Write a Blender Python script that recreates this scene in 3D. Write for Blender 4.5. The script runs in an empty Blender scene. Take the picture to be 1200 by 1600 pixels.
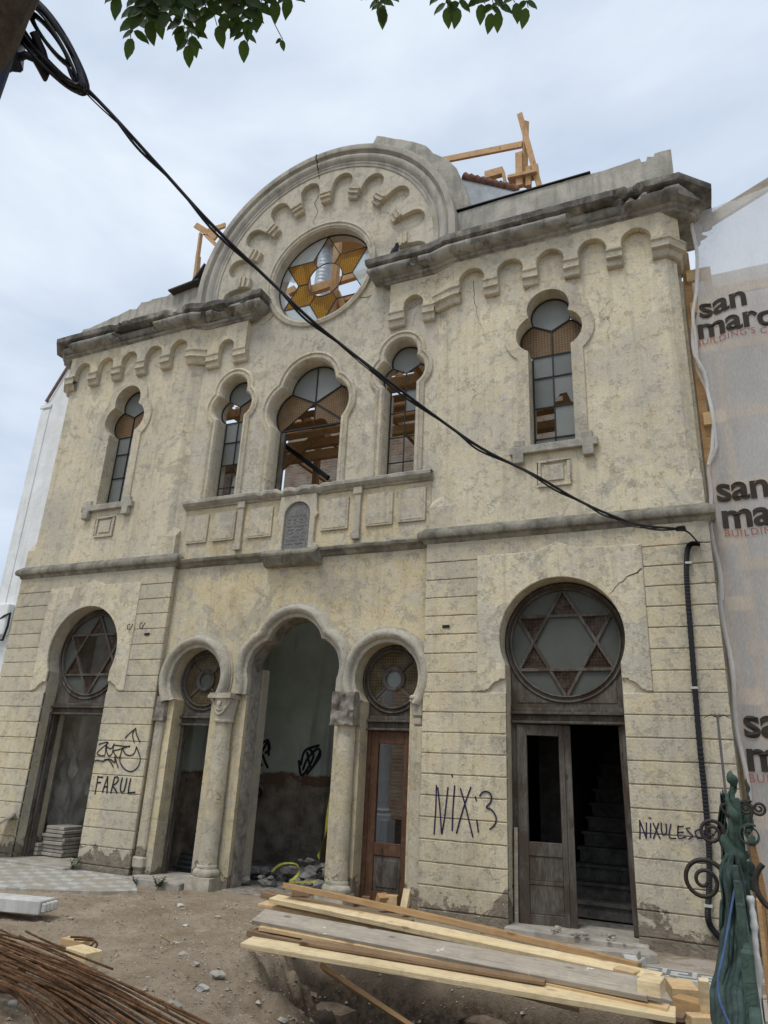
import bpy, bmesh, math, random
from math import sin, cos, pi, sqrt, atan2, radians
from mathutils import Vector, Matrix, noise
from mathutils.geometry import delaunay_2d_cdt
random.seed(7)
S = bpy.context.scene
COL = S.collection

# ------------------------------------------------------------ camera
FPX = 1110.57
CAM = Vector((5.22727689, -8.22739101, 1.5))
PITCH, YAW, ROLL = 0.345642631, -0.436851919, 0.0484389352
_cp, _sp = cos(PITCH), sin(PITCH)
FWD = Vector((sin(YAW)*_cp, cos(YAW)*_cp, _sp))
_r = Vector((cos(YAW), -sin(YAW), 0)); _u = _r.cross(FWD)
RIGHT = cos(ROLL)*_r + sin(ROLL)*_u
UP = -sin(ROLL)*_r + cos(ROLL)*_u
cd = bpy.data.cameras.new('camera'); cam = bpy.data.objects.new('camera', cd); COL.objects.link(cam)
cd.sensor_fit = 'AUTO'; cd.sensor_width = 36; cd.lens = FPX/1600*36
cd.clip_start = 0.05; cd.clip_end = 3000
mw = Matrix((RIGHT, UP, -FWD)).transposed().to_4x4(); mw.translation = CAM
cam.matrix_world = mw
S.camera = cam
# ------------------------------------------------------------ light
SUN_EL, SUN_AZ = radians(63), radians(196)     # azimuth of the sun seen from the scene (clockwise from +Y)
w = bpy.data.worlds.new('World'); S.world = w; w.use_nodes = True
nt = w.node_tree; nt.nodes.clear()
def NN(t, **k):
    n = nt.nodes.new(t)
    for a, b in k.items(): setattr(n, a, b)
    return n
out = NN('ShaderNodeOutputWorld'); bg = NN('ShaderNodeBackground'); bg.inputs['Strength'].default_value = 0.1
sky = NN('ShaderNodeTexSky', sky_type='NISHITA'); sky.sun_disc = False
sky.sun_elevation = SUN_EL; sky.sun_rotation = SUN_AZ; sky.dust_density = 2.0
tc = NN('ShaderNodeTexCoord'); mp = NN('ShaderNodeMapping'); mp.inputs['Scale'].default_value = (1.3, 1.3, 3.6)
mp.inputs['Location'].default_value = (0.4, 0.2, 0.1)
n1 = NN('ShaderNodeTexNoise'); n1.inputs['Scale'].default_value = 1.7; n1.inputs['Detail'].default_value = 6; n1.inputs['Roughness'].default_value = .52; n1.inputs['Distortion'].default_value = .25
cr = NN('ShaderNodeValToRGB')
cr.color_ramp.elements[0].position = .32; cr.color_ramp.elements[0].color = (4.5, 5.5, 7.0, 1)
cr.color_ramp.elements[1].position = .72; cr.color_ramp.elements[1].color = (8.2, 8.9, 9.7, 1)
mx = NN('ShaderNodeMixRGB'); mx.inputs['Fac'].default_value = .86
L = nt.links.new
L(tc.outputs['Generated'], mp.inputs['Vector']); L(mp.outputs[0], n1.inputs['Vector']); L(n1.outputs['Fac'], cr.inputs['Fac'])
L(sky.outputs[0], mx.inputs[1]); L(cr.outputs[0], mx.inputs[2]); L(mx.outputs[0], bg.inputs['Color']); L(bg.outputs[0], out.inputs[0])
sd = bpy.data.lights.new('sun', 'SUN'); sd.energy = 1.5; sd.angle = radians(20); sd.color = (1, .965, .9)
so = bpy.data.objects.new('sun', sd); COL.objects.link(so)
sv = Vector((sin(SUN_AZ)*cos(SUN_EL), cos(SUN_AZ)*cos(SUN_EL), sin(SUN_EL)))
so.rotation_euler = sv.to_track_quat('Z', 'Y').to_euler()
S.view_settings.view_transform = 'Standard'; S.view_settings.look = 'None'
S.view_settings.exposure = 0.24; S.view_settings.gamma = 1; S.view_settings.use_curve_mapping = False
S.cycles.max_bounces = 7; S.cycles.diffuse_bounces = 4; S.cycles.transparent_max_bounces = 12

# ------------------------------------------------------------ survey helpers: a pixel of the photograph to a point on a known real plane
def ray(px, py): return ((px-600)/FPX)*RIGHT - ((py-800)/FPX)*UP + FWD
def aty(px, py, y): d = ray(px, py); return CAM + d*((y-CAM.y)/d.y)
def atz(px, py, z): d = ray(px, py); return CAM + d*((z-CAM.z)/d.z)
def atd(px, py, dist): d = ray(px, py).normalized(); return CAM + d*dist
def nz(x, y=0, z=0): return noise.noise(Vector((x, y, z)))

# ------------------------------------------------------------ materials
class MT:
    def __init__(s, name):
        s.m = bpy.data.materials.new(name); s.m.use_nodes = True
        s.t = s.m.node_tree; s.t.nodes.clear()
        s.out = s.n('ShaderNodeOutputMaterial')
        s.geo = s.n('ShaderNodeNewGeometry'); s.tc = s.n('ShaderNodeTexCoord')
    def n(s, t, **k):
        q = s.t.nodes.new(t)
        for a, b in k.items(): setattr(q, a, b)
        return q
    def l(s, a, b): s.t.links.new(a, b)
    def vec(s, scale=(1, 1, 1), world=True, loc=(0, 0, 0), rot=(0, 0, 0)):
        m = s.n('ShaderNodeMapping'); m.inputs['Scale'].default_value = scale; m.inputs['Location'].default_value = loc; m.inputs['Rotation'].default_value = rot
        s.l(s.geo.outputs['Position'] if world else s.tc.outputs['Object'], m.inputs['Vector']); return m.outputs[0]
    def noise(s, v, scale, detail=6, rough=.55, dist=0):
        q = s.n('ShaderNodeTexNoise'); q.inputs['Scale'].default_value = scale; q.inputs['Detail'].default_value = detail
        q.inputs['Roughness'].default_value = rough; q.inputs['Distortion'].default_value = dist; s.l(v, q.inputs['Vector']); return q.outputs['Fac']
    def ramp(s, f, a, b, c0=(0, 0, 0), c1=(1, 1, 1)):
        q = s.n('ShaderNodeValToRGB'); e = q.color_ramp.elements
        e[0].position = a; e[1].position = b; e[0].color = (*c0, 1); e[1].color = (*c1, 1); s.l(f, q.inputs['Fac']); return q.outputs['Color']
    def mix(s, f, a, b, mode='MIX'):
        q = s.n('ShaderNodeMixRGB', blend_type=mode)
        for i, x in ((0, f), (1, a), (2, b)):
            if isinstance(x, (int, float)): q.inputs[i].default_value = x
            elif isinstance(x, tuple): q.inputs[i].default_value = (*x, 1)
            else: s.l(x, q.inputs[i])
        return q.outputs[0]
    def math(s, op, a, b=0.0, clamp=False):
        q = s.n('ShaderNodeMath', operation=op); q.use_clamp = clamp
        for i, x in ((0, a), (1, b)):
            if isinstance(x, (int, float)): q.inputs[i].default_value = x
            else: s.l(x, q.inputs[i])
        return q.outputs[0]
    def mr(s, v, a, b):
        q = s.n('ShaderNodeMapRange'); q.inputs[1].default_value = a; q.inputs[2].default_value = b; s.l(v, q.inputs[0]); return q.outputs[0]
    def sep(s, world=True):
        q = s.n('ShaderNodeSeparateXYZ'); s.l(s.geo.outputs['Position'] if world else s.tc.outputs['Object'], q.inputs[0]); return q.outputs
    def bump(s, h, strength=.5, dist=.02, normal=None):
        q = s.n('ShaderNodeBump'); q.inputs['Strength'].default_value = strength; q.inputs['Distance'].default_value = dist
        s.l(h, q.inputs['Height'])
        if normal is not None: s.l(normal, q.inputs['Normal'])
        return q.outputs[0]
    def pbr(s, color, rough=.85, normal=None, metal=0, spec=.3):
        q = s.n('ShaderNodeBsdfPrincipled')
        if isinstance(color, tuple): q.inputs['Base Color'].default_value = (*color, 1)
        else: s.l(color, q.inputs['Base Color'])
        if isinstance(rough, (int, float)): q.inputs['Roughness'].default_value = rough
        else: s.l(rough, q.inputs['Roughness'])
        q.inputs['Metallic'].default_value = metal; q.inputs['Specular IOR Level'].default_value = spec
        if normal is not None: s.l(normal, q.inputs['Normal'])
        return q.outputs[0]
    def done(s, sh): s.l(sh, s.out.inputs['Surface']); return s.m

def m_plaster(name, cream=(.67, .59, .415), cream2=(.74, .67, .515), grey=(.475, .45, .385), gthr=.50, ochre=.5, base=False, dark=0.0, seed=0.0, greyz=None):
    t = MT(name)
    p = t.vec(loc=(seed, seed*.7, seed*.3))
    big = t.noise(p, .9, 8, .6, .4); mid = t.noise(p, 3.2, 9, .68, .3); fine = t.noise(p, 26, 6, .7)
    c = t.mix(t.ramp(mid, .36, .66), cream, cream2)
    och = t.ramp(t.noise(t.vec(loc=(9+seed, 3, 5)), 1.6, 8, .65, .6), .55, .70)
    c = t.mix(t.math('MULTIPLY', och, ochre), c, (.47, .345, .165))
    gm = t.math('ADD', t.math('MULTIPLY', big, .55), t.math('MULTIPLY', mid, .45))
    if greyz:   # more weathered grey higher up the wall
        z = t.sep()[2]
        mr = t.n('ShaderNodeMapRange'); mr.inputs[1].default_value = greyz[0]; mr.inputs[2].default_value = greyz[1]; mr.inputs[3].default_value = 0; mr.inputs[4].default_value = greyz[2]
        t.l(z, mr.inputs[0]); gm = t.math('ADD', gm, mr.outputs[0])
    fz = t.noise(t.vec(loc=(seed+2, 1, 6)), 13, 9, .72, .2)
    gm = t.math('ADD', t.math('MULTIPLY', gm, .8), t.math('MULTIPLY', fz, .2))
    gmask = t.mix(.5, t.ramp(gm, gthr-.008, gthr+.012), t.ramp(gm, gthr-.05, gthr+.05))
    c = t.mix(t.math('MULTIPLY', t.ramp(fz, .46, .60), .32), c, grey)
    c = t.mix(t.math('MULTIPLY', gmask, .62), c, t.mix(t.ramp(fine, .3, .7), grey, tuple(x*1.18 for x in grey)))
    st = t.noise(t.vec(scale=(9, 9, .38), loc=(seed, 2, 0)), 1.0, 8, .62)
    c = t.mix(t.math('MULTIPLY', t.ramp(st, .50, .74), .5), c, (.33, .30, .24))
    c = t.mix(1.0, c, t.ramp(t.noise(t.vec(loc=(2, seed, 9)), .55, 5, .55, .8), .36, .64, (.86, .86, .87), (1.06, 1.05, 1.03)), 'MULTIPLY')
    c = t.mix(t.math('MULTIPLY', t.ramp(t.noise(t.vec(loc=(seed*3, 6, 2)), 1.1, 10, .72, .5), .575, .592), .55), c, (.36, .33, .275))
    # fine scabby peeling
    pe = t.ramp(t.noise(t.vec(loc=(4, 8+seed, 1)), 6.5, 11, .80), .555, .58)
    c = t.mix(t.math('MULTIPLY', pe, .42), c, (.47, .435, .36))
    sp = t.ramp(t.noise(t.vec(), 55, 4, .7), .62, .72)
    c = t.mix(t.math('MULTIPLY', sp, .45), c, (.22, .195, .15))
    gnz = t.noise(t.vec(loc=(1, 9, 4)), 48, 5, .75)
    c = t.mix(t.mr(gnz, .40, .64), t.mix(1.0, c, (.87, .86, .83), 'MULTIPLY'), t.mix(1.0, c, (1.10, 1.10, 1.10), 'MULTIPLY'))
    g2z = t.noise(t.vec(loc=(7, 2, 4)), 17, 8, .78)
    c = t.mix(t.math('MULTIPLY', t.mr(g2z, .56, .68), .24), c, t.mix(1.0, c, (.60, .58, .54), 'MULTIPLY'))
    # hairline cracks
    vo = t.n('ShaderNodeTexVoronoi', feature='DISTANCE_TO_EDGE'); vo.inputs['Scale'].default_value = 1.7
    dv = t.n('ShaderNodeVectorMath', operation='ADD'); nv = t.n('ShaderNodeTexNoise'); nv.inputs['Scale'].default_value = 3.0; nv.inputs['Detail'].default_value = 6
    t.l(t.geo.outputs['Position'], nv.inputs['Vector'])
    sc = t.n('ShaderNodeVectorMath', operation='SCALE'); sc.inputs['Scale'].default_value = .7; t.l(nv.outputs['Color'], sc.inputs[0])
    t.l(t.geo.outputs['Position'], dv.inputs[0]); t.l(sc.outputs[0], dv.inputs[1]); t.l(dv.outputs[0], vo.inputs['Vector'])
    ck = t.math('MULTIPLY', t.ramp(vo.outputs['Distance'], .002, .006, (1, 1, 1), (0, 0, 0)), t.ramp(t.noise(t.vec(loc=(3, 3, 3)), .9, 4), .57, .64))
    c = t.mix(t.math('MULTIPLY', ck, .5), c, (.16, .14, .11))
    h = t.math('ADD', t.math('ADD', t.math('MULTIPLY', fine, .6), t.math('MULTIPLY', gnz, .5)), t.math('ADD', t.math('MULTIPLY', pe, -.35), t.math('ADD', t.math('MULTIPLY', mid, 1.2), t.math('MULTIPLY', ck, -1.0))))
    if base:   # plaster fallen off low on the wall: rough mortar and rubble
        z = t.sep()[2]
        zz = t.math('ADD', z, t.math('MULTIPLY', t.math('SUBTRACT', t.noise(t.vec(loc=(seed, 0, 0)), 2.6, 8, .7, .5), .5), 1.35))
        bm = t.ramp(zz, .20, .235, (1, 1, 1), (0, 0, 0))
        rock = t.noise(t.vec(scale=(1, 1, 1.6)), 9, 10, .75, .8)
        rc = t.mix(t.ramp(rock, .35, .65), (.16, .125, .09), (.38, .32, .245))
        c = t.mix(bm, c, rc)
        h = t.math('ADD', h, t.math('MULTIPLY', bm, t.math('SUBTRACT', t.math('MULTIPLY', rock, 5.0), 4.0)))
        dm = t.ramp(z, .0, 1.2, (1, 1, 1), (0, 0, 0))
        c = t.mix(t.math('MULTIPLY', dm, t.math('MULTIPLY', t.ramp(t.noise(t.vec(loc=(1, 1, 5)), 4, 7, .7), .35, .7), .55)), c, (.25, .215, .165))
    if dark: c = t.mix(dark, c, (.12, .115, .105))
    return t.done(t.pbr(c, .92, t.bump(h, .75, .014), spec=.15))

def m_stone(name, a=(.22, .21, .185), b=(.42, .395, .335), c3=(.09, .085, .075), scale=3.0, dark=.5, lich=False, strength=.7, soot=None, vary=False):
    t = MT(name)
    n = t.noise(t.vec(), scale, 10, .68, .5); f = t.noise(t.vec(), 30, 6, .72)
    c = t.mix(t.ramp(n, .35, .65), a, b)
    s2 = t.ramp(t.noise(t.vec(scale=(5, 5, .7), loc=(2, 7, 1)), 1.2, 8, .65), .48, .68)
    c = t.mix(t.math('MULTIPLY', s2, dark), c, c3)
    c = t.mix(t.math('MULTIPLY', t.ramp(f, .58, .70), .5), c, tuple(x*.6 for x in a))
    if lich: c = t.mix(t.math('MULTIPLY', t.ramp(t.noise(t.vec(loc=(5, 1, 2)), 2.2, 8, .7), .6, .68), .6), c, (.34, .27, .10))
    if vary: c = t.mix(t.math('MULTIPLY', t.n('ShaderNodeObjectInfo').outputs['Random'], .65), c, tuple(x*.35 for x in a))
    if soot: c = t.mix(t.math('MULTIPLY', t.mr(t.math('ADD', t.sep()[2], t.math('MULTIPLY', n, .05)), soot, soot+.02), t.mr(n, .62, .38)), c, (.085, .08, .072))
    h = t.math('ADD', t.math('MULTIPLY', n, 1.4), t.math('MULTIPLY', f, .7))
    return t.done(t.pbr(c, .93, t.bump(h, strength, .02), spec=.15))

def m_wood(name, a, b, dark=(.08, .05, .03), grain=(1, 14, 14), knots=.4, rough=.75, peel=None, world=False, wear=0.0, splash=False):
    t = MT(name)
    oi = t.n('ShaderNodeObjectInfo')
    add = t.n('ShaderNodeVectorMath', operation='ADD'); t.l(t.vec(scale=grain, world=world), add.inputs[0])
    cmb = t.n('ShaderNodeCombineXYZ')
    t.l(t.math('MULTIPLY', oi.outputs['Random'], 37.0), cmb.inputs[0]); t.l(t.math('MULTIPLY', oi.outputs['Random'], 91.0), cmb.inputs[1]); t.l(cmb.outputs[0], add.inputs[1])
    g = t.noise(add.outputs[0], 1.6, 7, .6, 1.1)
    g2 = t.noise(add.outputs[0], 7.0, 4, .6, .4)
    c = t.mix(t.ramp(g, .3, .7), a, b)
    c = t.mix(t.math('MULTIPLY', t.ramp(g2, .5, .72), knots), c, dark)
    c = t.mix(t.math('MULTIPLY', t.math('SUBTRACT', oi.outputs['Random'], .3), .35, True), c, tuple(x*.55 for x in a))
    vk = t.n('ShaderNodeTexVoronoi'); vk.inputs['Scale'].default_value = 1.0; kv = t.n('ShaderNodeVectorMath', operation='ADD'); t.l(t.vec(scale=(3.2, 9, 9) if grain[0] < grain[2] else (9, 9, 3.2), world=world), kv.inputs[0]); t.l(cmb.outputs[0], kv.inputs[1]); t.l(kv.outputs[0], vk.inputs['Vector'])
    c = t.mix(t.math('MULTIPLY', t.ramp(vk.outputs['Distance'], .07, .16, (1, 1, 1), (0, 0, 0)), .8), c, tuple(x*.8 for x in dark))
    c = t.mix(t.math('MULTIPLY', t.ramp(t.noise(t.vec(scale=(1, 1, 1), world=True), 9, 9, .75), .50, .68), .35), c, (.21, .165, .11))
    blot = t.noise(t.vec(world=True), 5, 6, .7)
    c = t.mix(t.math('MULTIPLY', t.ramp(blot, .5, .75), .3+wear), c, tuple(x*.5 for x in dark) if not wear else (.2, .19, .17))
    if peel:
        pm = t.ramp(t.noise(t.vec(scale=(1.5, 1.5, .6), world=True), 3.2, 9, .72, .4), .47, .56)
        c = t.mix(pm, c, peel)
    if splash: c = t.mix(t.ramp(t.noise(t.vec(scale=(1, 1.6, 1), world=False), 11, 5, .7), .64, .68), c, (.66, .64, .60))
    h = t.math('ADD', g, t.math('MULTIPLY', g2, .6))
    return t.done(t.pbr(c, rough, t.bump(h, .5, .006), spec=.25))

def m_simple(name, col, rough=.6, metal=0, var=.25, scale=12, bump=.3, spec=.3):
    t = MT(name); n = t.noise(t.vec(), scale, 6, .65)
    c = t.mix(t.ramp(n, .3, .7), tuple(x*(1-var) for x in col), tuple(min(1, x*(1+var)) for x in col))
    return t.done(t.pbr(c, rough, t.bump(n, bump, .01), metal, spec))

def m_glass(name, col, trans=.5, rough=.25, grid=False, clear=.0, dcol=None, gloss=.8):
    t = MT(name)
    c = col
    if grid:
        s = t.sep()
        def stripe(v): return t.math('GREATER_THAN', t.math('FRACT', t.math('MULTIPLY', v, 26.0)), .60)
        gmk = t.math('MAXIMUM', stripe(t.math('ADD', s[0], s[1])), stripe(s[2]))
        c = t.mix(t.math('MULTIPLY', gmk, .75), col, tuple(x*.40 for x in col))
    gr = t.ramp(t.noise(t.vec(), 5, 8, .75), .45, .75)
    c = t.mix(t.math('MULTIPLY', gr, .45), c, (.30, .28, .24)) if not isinstance(c, tuple) else t.mix(t.math('MULTIPLY', gr, .35), c, tuple(x*.55 for x in c))
    n = t.noise(t.vec(), 60, 4, .6)
    bn = t.bump(n, .6, .01)
    tr = t.n('ShaderNodeBsdfTranslucent'); df = t.n('ShaderNodeBsdfDiffuse'); gl = t.n('ShaderNodeBsdfGlossy'); tp = t.n('ShaderNodeBsdfTransparent')
    for q in (tr, df):
        if isinstance(c, tuple): q.inputs[0].default_value = (*c, 1)
        else: t.l(c, q.inputs[0])
    oi = t.n('ShaderNodeObjectInfo')
    if dcol: t.l(t.mix(oi.outputs['Random'], tuple(x*.65 for x in dcol), tuple(x*1.35 for x in dcol)), df.inputs[0])
    if isinstance(c, tuple): tp.inputs[0].default_value = (*c, 1)
    else: t.l(c, tp.inputs[0])
    gl.inputs[0].default_value = (.9, .95, 1, 1); gl.inputs['Roughness'].default_value = rough; t.l(bn, gl.inputs['Normal'])
    m1 = t.n('ShaderNodeMixShader'); m1.inputs[0].default_value = trans; t.l(df.outputs[0], m1.inputs[1]); t.l(tr.outputs[0], m1.inputs[2])
    fr = t.n('ShaderNodeFresnel'); fr.inputs[0].default_value = 1.45; t.l(bn, fr.inputs['Normal'])
    m2 = t.n('ShaderNodeMixShader'); t.l(t.math('MULTIPLY', fr.outputs[0], gloss), m2.inputs[0]); t.l(m1.outputs[0], m2.inputs[1]); t.l(gl.outputs[0], m2.inputs[2])
    sh = m2.outputs[0]
    if clear:
        m3 = t.n('ShaderNodeMixShader'); m3.inputs[0].default_value = clear; t.l(sh, m3.inputs[1]); t.l(tp.outputs[0], m3.inputs[2]); sh = m3.outputs[0]
    return t.done(sh)

def m_net(name, col, opac, weave=60):
    t = MT(name)
    n = t.noise(t.vec(scale=(1, 1, .25)), 3.0, 6, .6); s = t.sep()
    f = t.noise(t.vec(scale=(weave, weave, weave*.3)), 1, 2)
    df = t.n('ShaderNodeBsdfDiffuse'); tr = t.n('ShaderNodeBsdfTranslucent'); tp = t.n('ShaderNodeBsdfTransparent')
    c = t.mix(t.ramp(n, .3, .7), tuple(x*.82 for x in col), col)
    t.l(c, df.inputs[0]); t.l(c, tr.inputs[0])
    m1 = t.n('ShaderNodeMixShader'); m1.inputs[0].default_value = .4; t.l(df.outputs[0], m1.inputs[1]); t.l(tr.outputs[0], m1.inputs[2])
    m2 = t.n('ShaderNodeMixShader'); t.l(t.math('ADD', t.math('MULTIPLY', f, .35), opac-.17, True), m2.inputs[0]); t.l(tp.outputs[0], m2.inputs[1]); t.l(m1.outputs[0], m2.inputs[2])
    return t.done(m2.outputs[0])

def m_brick(name, a=(.30, .15, .09), b=(.42, .25, .16), mortar=(.36, .31, .25)):
    t = MT(name)
    br = t.n('ShaderNodeTexBrick'); br.inputs['Scale'].default_value = 1; br.inputs['Brick Width'].default_value = .27; br.inputs['Row Height'].default_value = .08
    br.inputs['Mortar Size'].default_value = .012; br.inputs['Mortar Smooth'].default_value = .3
    br.inputs['Color1'].default_value = (*a, 1); br.inputs['Color2'].default_value = (*b, 1); br.inputs['Mortar'].default_value = (*mortar, 1)
    sx = t.sep(); cb = t.n('ShaderNodeCombineXYZ'); t.l(t.math('ADD', sx[0], sx[1]), cb.inputs[0]); t.l(sx[2], cb.inputs[1]); t.l(cb.outputs[0], br.inputs['Vector'])
    n = t.noise(t.vec(), 4, 8, .7)
    c = t.mix(t.math('MULTIPLY', t.ramp(n, .42, .62), .75), br.outputs['Color'], (.26, .23, .185))
    c = t.mix(t.math('MULTIPLY', t.ramp(t.noise(t.vec(loc=(4, 4, 4)), 1.2, 6), .52, .62), .6), c, (.32, .29, .25))
    h = t.math('ADD', t.math('MULTIPLY', br.outputs['Fac'], -.7), t.math('MULTIPLY', n, 1.5))
    return t.done(t.pbr(c, .93, t.bump(h, .8, .03), spec=.1))

P_BAY = m_plaster('stucco_bay', gthr=.515, ochre=.22)
P_LOW = m_plaster('stucco_rusticated', cream=(.63, .545, .365), cream2=(.69, .61, .45), grey=(.45, .42, .35), gthr=.495, ochre=.25, base=True, seed=2.3)
P_CEN = m_plaster('stucco_centre', cream=(.62, .52, .315), cream2=(.68, .595, .42), gthr=.53, ochre=.65, base=True, seed=5.1)
P_UPC = m_plaster('stucco_upper_centre', cream=(.60, .54, .415), cream2=(.65, .60, .48), gthr=.52, ochre=.12, seed=7.7, greyz=(7.0, 9.4, .085))
P_TRIM = m_plaster('stucco_trim', cream=(.60, .53, .385), cream2=(.66, .595, .46), grey=(.45, .42, .36), gthr=.49, ochre=.15, seed=3.9)
P_ARCH = m_plaster('stucco_archivolt', cream=(.51, .46, .36), cream2=(.58, .54, .44), grey=(.34, .325, .285), gthr=.485, ochre=.12, seed=1.9)
P_COL = m_plaster('stucco_column', cream=(.60, .51, .34), cream2=(.64, .57, .43), grey=(.45, .42, .345), gthr=.50, ochre=.9, seed=8.8, base=True)
ST_CORN = m_stone('weathered_cornice', (.17, .165, .15), (.40, .38, .335), (.05, .047, .042), 2.2, .72, soot=8.755)
ST_STR = m_stone('weathered_string_course', (.15, .14, .12), (.33, .305, .24), (.06, .055, .045), 3.6, .7)
ST_PAR = m_stone('parapet_render', (.30, .29, .255), (.52, .49, .42), (.13, .125, .115), 2.2, .6)
ST_SILL = m_stone('sill_stone', (.30, .285, .24), (.46, .43, .36), (.14, .13, .11), 4.5, .5)
ST_GABLE = m_stone('gable_moulding', (.33, .315, .28), (.50, .47, .40), (.13, .125, .115), 1.8, .5, lich=True)
ST_PLAQ = m_stone('plaque_stone', (.15, .15, .145), (.27, .265, .25), (.09, .09, .085), 30, .2)
ST_ROUGH = m_stone('broken_masonry', (.16, .14, .115), (.40, .36, .30), (.07, .06, .05), 8, .35, strength=1.0)
ST_MARB = m_stone('pale_marble', (.42, .41, .38), (.60, .59, .55), (.25, .24, .22), 3, .35, strength=.3)
ST_SLAB = m_stone('dusty_slab', (.30, .27, .225), (.46, .425, .365), (.18, .16, .13), 5, .4, strength=.5)
ST_RUB = m_stone('rubble_grey', (.12, .115, .105), (.30, .285, .26), (.06, .056, .05), 7, .4)
W_DOOR = m_wood('weathered_brown_wood', (.05, .038, .029), (.10, .08, .065), (.02, .016, .012), (10, 10, 1.0), .6, .8, peel=(.115, .105, .092))
W_GREYD = m_wood('bare_grey_door_wood', (.085, .073, .06), (.15, .133, .115), (.03, .025, .02), (10, 10, 1.0), .7, .85, peel=(.07, .052, .039))
W_RED = m_wood('red_brown_door_wood', (.075, .036, .020), (.13, .065, .036), (.03, .016, .01), (10, 10, 1.0), .5, .6)
W_PINE = m_wood('fresh_pine', (.56, .38, .19), (.72, .53, .30), (.34, .19, .08), (.8, 13, 13), .4)
W_PALE = m_wood('pale_pine', (.66, .50, .27), (.82, .68, .43), (.45, .29, .14), (.8, 13, 13), .35)
W_ORNG = m_wood('orange_pine', (.40, .235, .105), (.54, .34, .165), (.23, .12, .05), (.8, 13, 13), .4)
W_GREY = m_wood('grey_plank_wood', (.32, .275, .215), (.46, .405, .325), (.16, .125, .09), (.8, 10, 10), .5, .85, wear=.1, splash=True)
W_BRN = m_wood('brown_plank_wood', (.20, .125, .068), (.32, .21, .12), (.09, .05, .025), (.8, 13, 13), .5)
W_TIMB = m_wood('formwork_timber', (.46, .27, .13), (.62, .40, .21), (.28, .15, .06), (6, 6, 6), .25)
G_CLR = m_glass('textured_clear_glass', (.80, .82, .78), .60, .3, dcol=(.25, .262, .245), gloss=.65)
G_AMB = m_glass('backlit_amber_glass', (.93, .64, .22), .85, .35, grid=True, gloss=.12, clear=.5)  # amber for the rose, glow from behind put into the colour
G_CLRR = m_glass('backlit_clear_glass', (.90, .93, .92), .7, .3, dcol=(.5, .53, .53), gloss=.5, clear=.45)  # clear glass copy, light from behind put into its colour
G_AMBD = m_glass('unlit_amber_glass', (.33, .205, .095), .4, .4, grid=True, gloss=.35)  # same amber with no light behind, dimness put into the colour
G_DK = m_glass('dark_room_door_glass', (.125, .13, .112), .2, .5, gloss=.30)  # darkness of the rooms behind is put into the pane colour
G_BRN = m_glass('brown_door_glass', (.07, .042, .027), .2, .5, grid=True, gloss=.2)
G_OCH = m_glass('ochre_oculus_glass', (.15, .105, .05), .2, .5, grid=True, gloss=.2)
I_BLK = m_simple('black_iron', (.012, .012, .014), .5, 0)
I_SCR = m_simple('rusty_scroll_iron', (.045, .037, .03), .55, .3, .4, 40)
I_VERD = m_stone('verdigris_iron', (.035, .055, .046), (.085, .125, .10), (.02, .026, .022), 14, .4, strength=.5)
I_POLE = m_simple('navy_pole', (.012, .016, .035), .4, .3)
RUST = m_stone('rusty_steel', (.11, .055, .026), (.30, .165, .085), (.045, .027, .018), 12, .6, vary=True)
PLAST = m_simple('black_plastic', (.013, .013, .015), .45, 0, .2, 30, .1)
BRICK = m_brick('ruined_brick', (.17, .10, .065), (.25, .16, .11), (.24, .21, .17))
WHITE = m_stone('white_wash', (.72, .74, .74), (.86, .88, .88), (.50, .50, .48), 2.5, .3, strength=.6)
CAPB = m_stone('capital_plaster', (.34, .31, .24), (.54, .49, .39), (.19, .17, .13), 6, .5, strength=.5)

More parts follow.
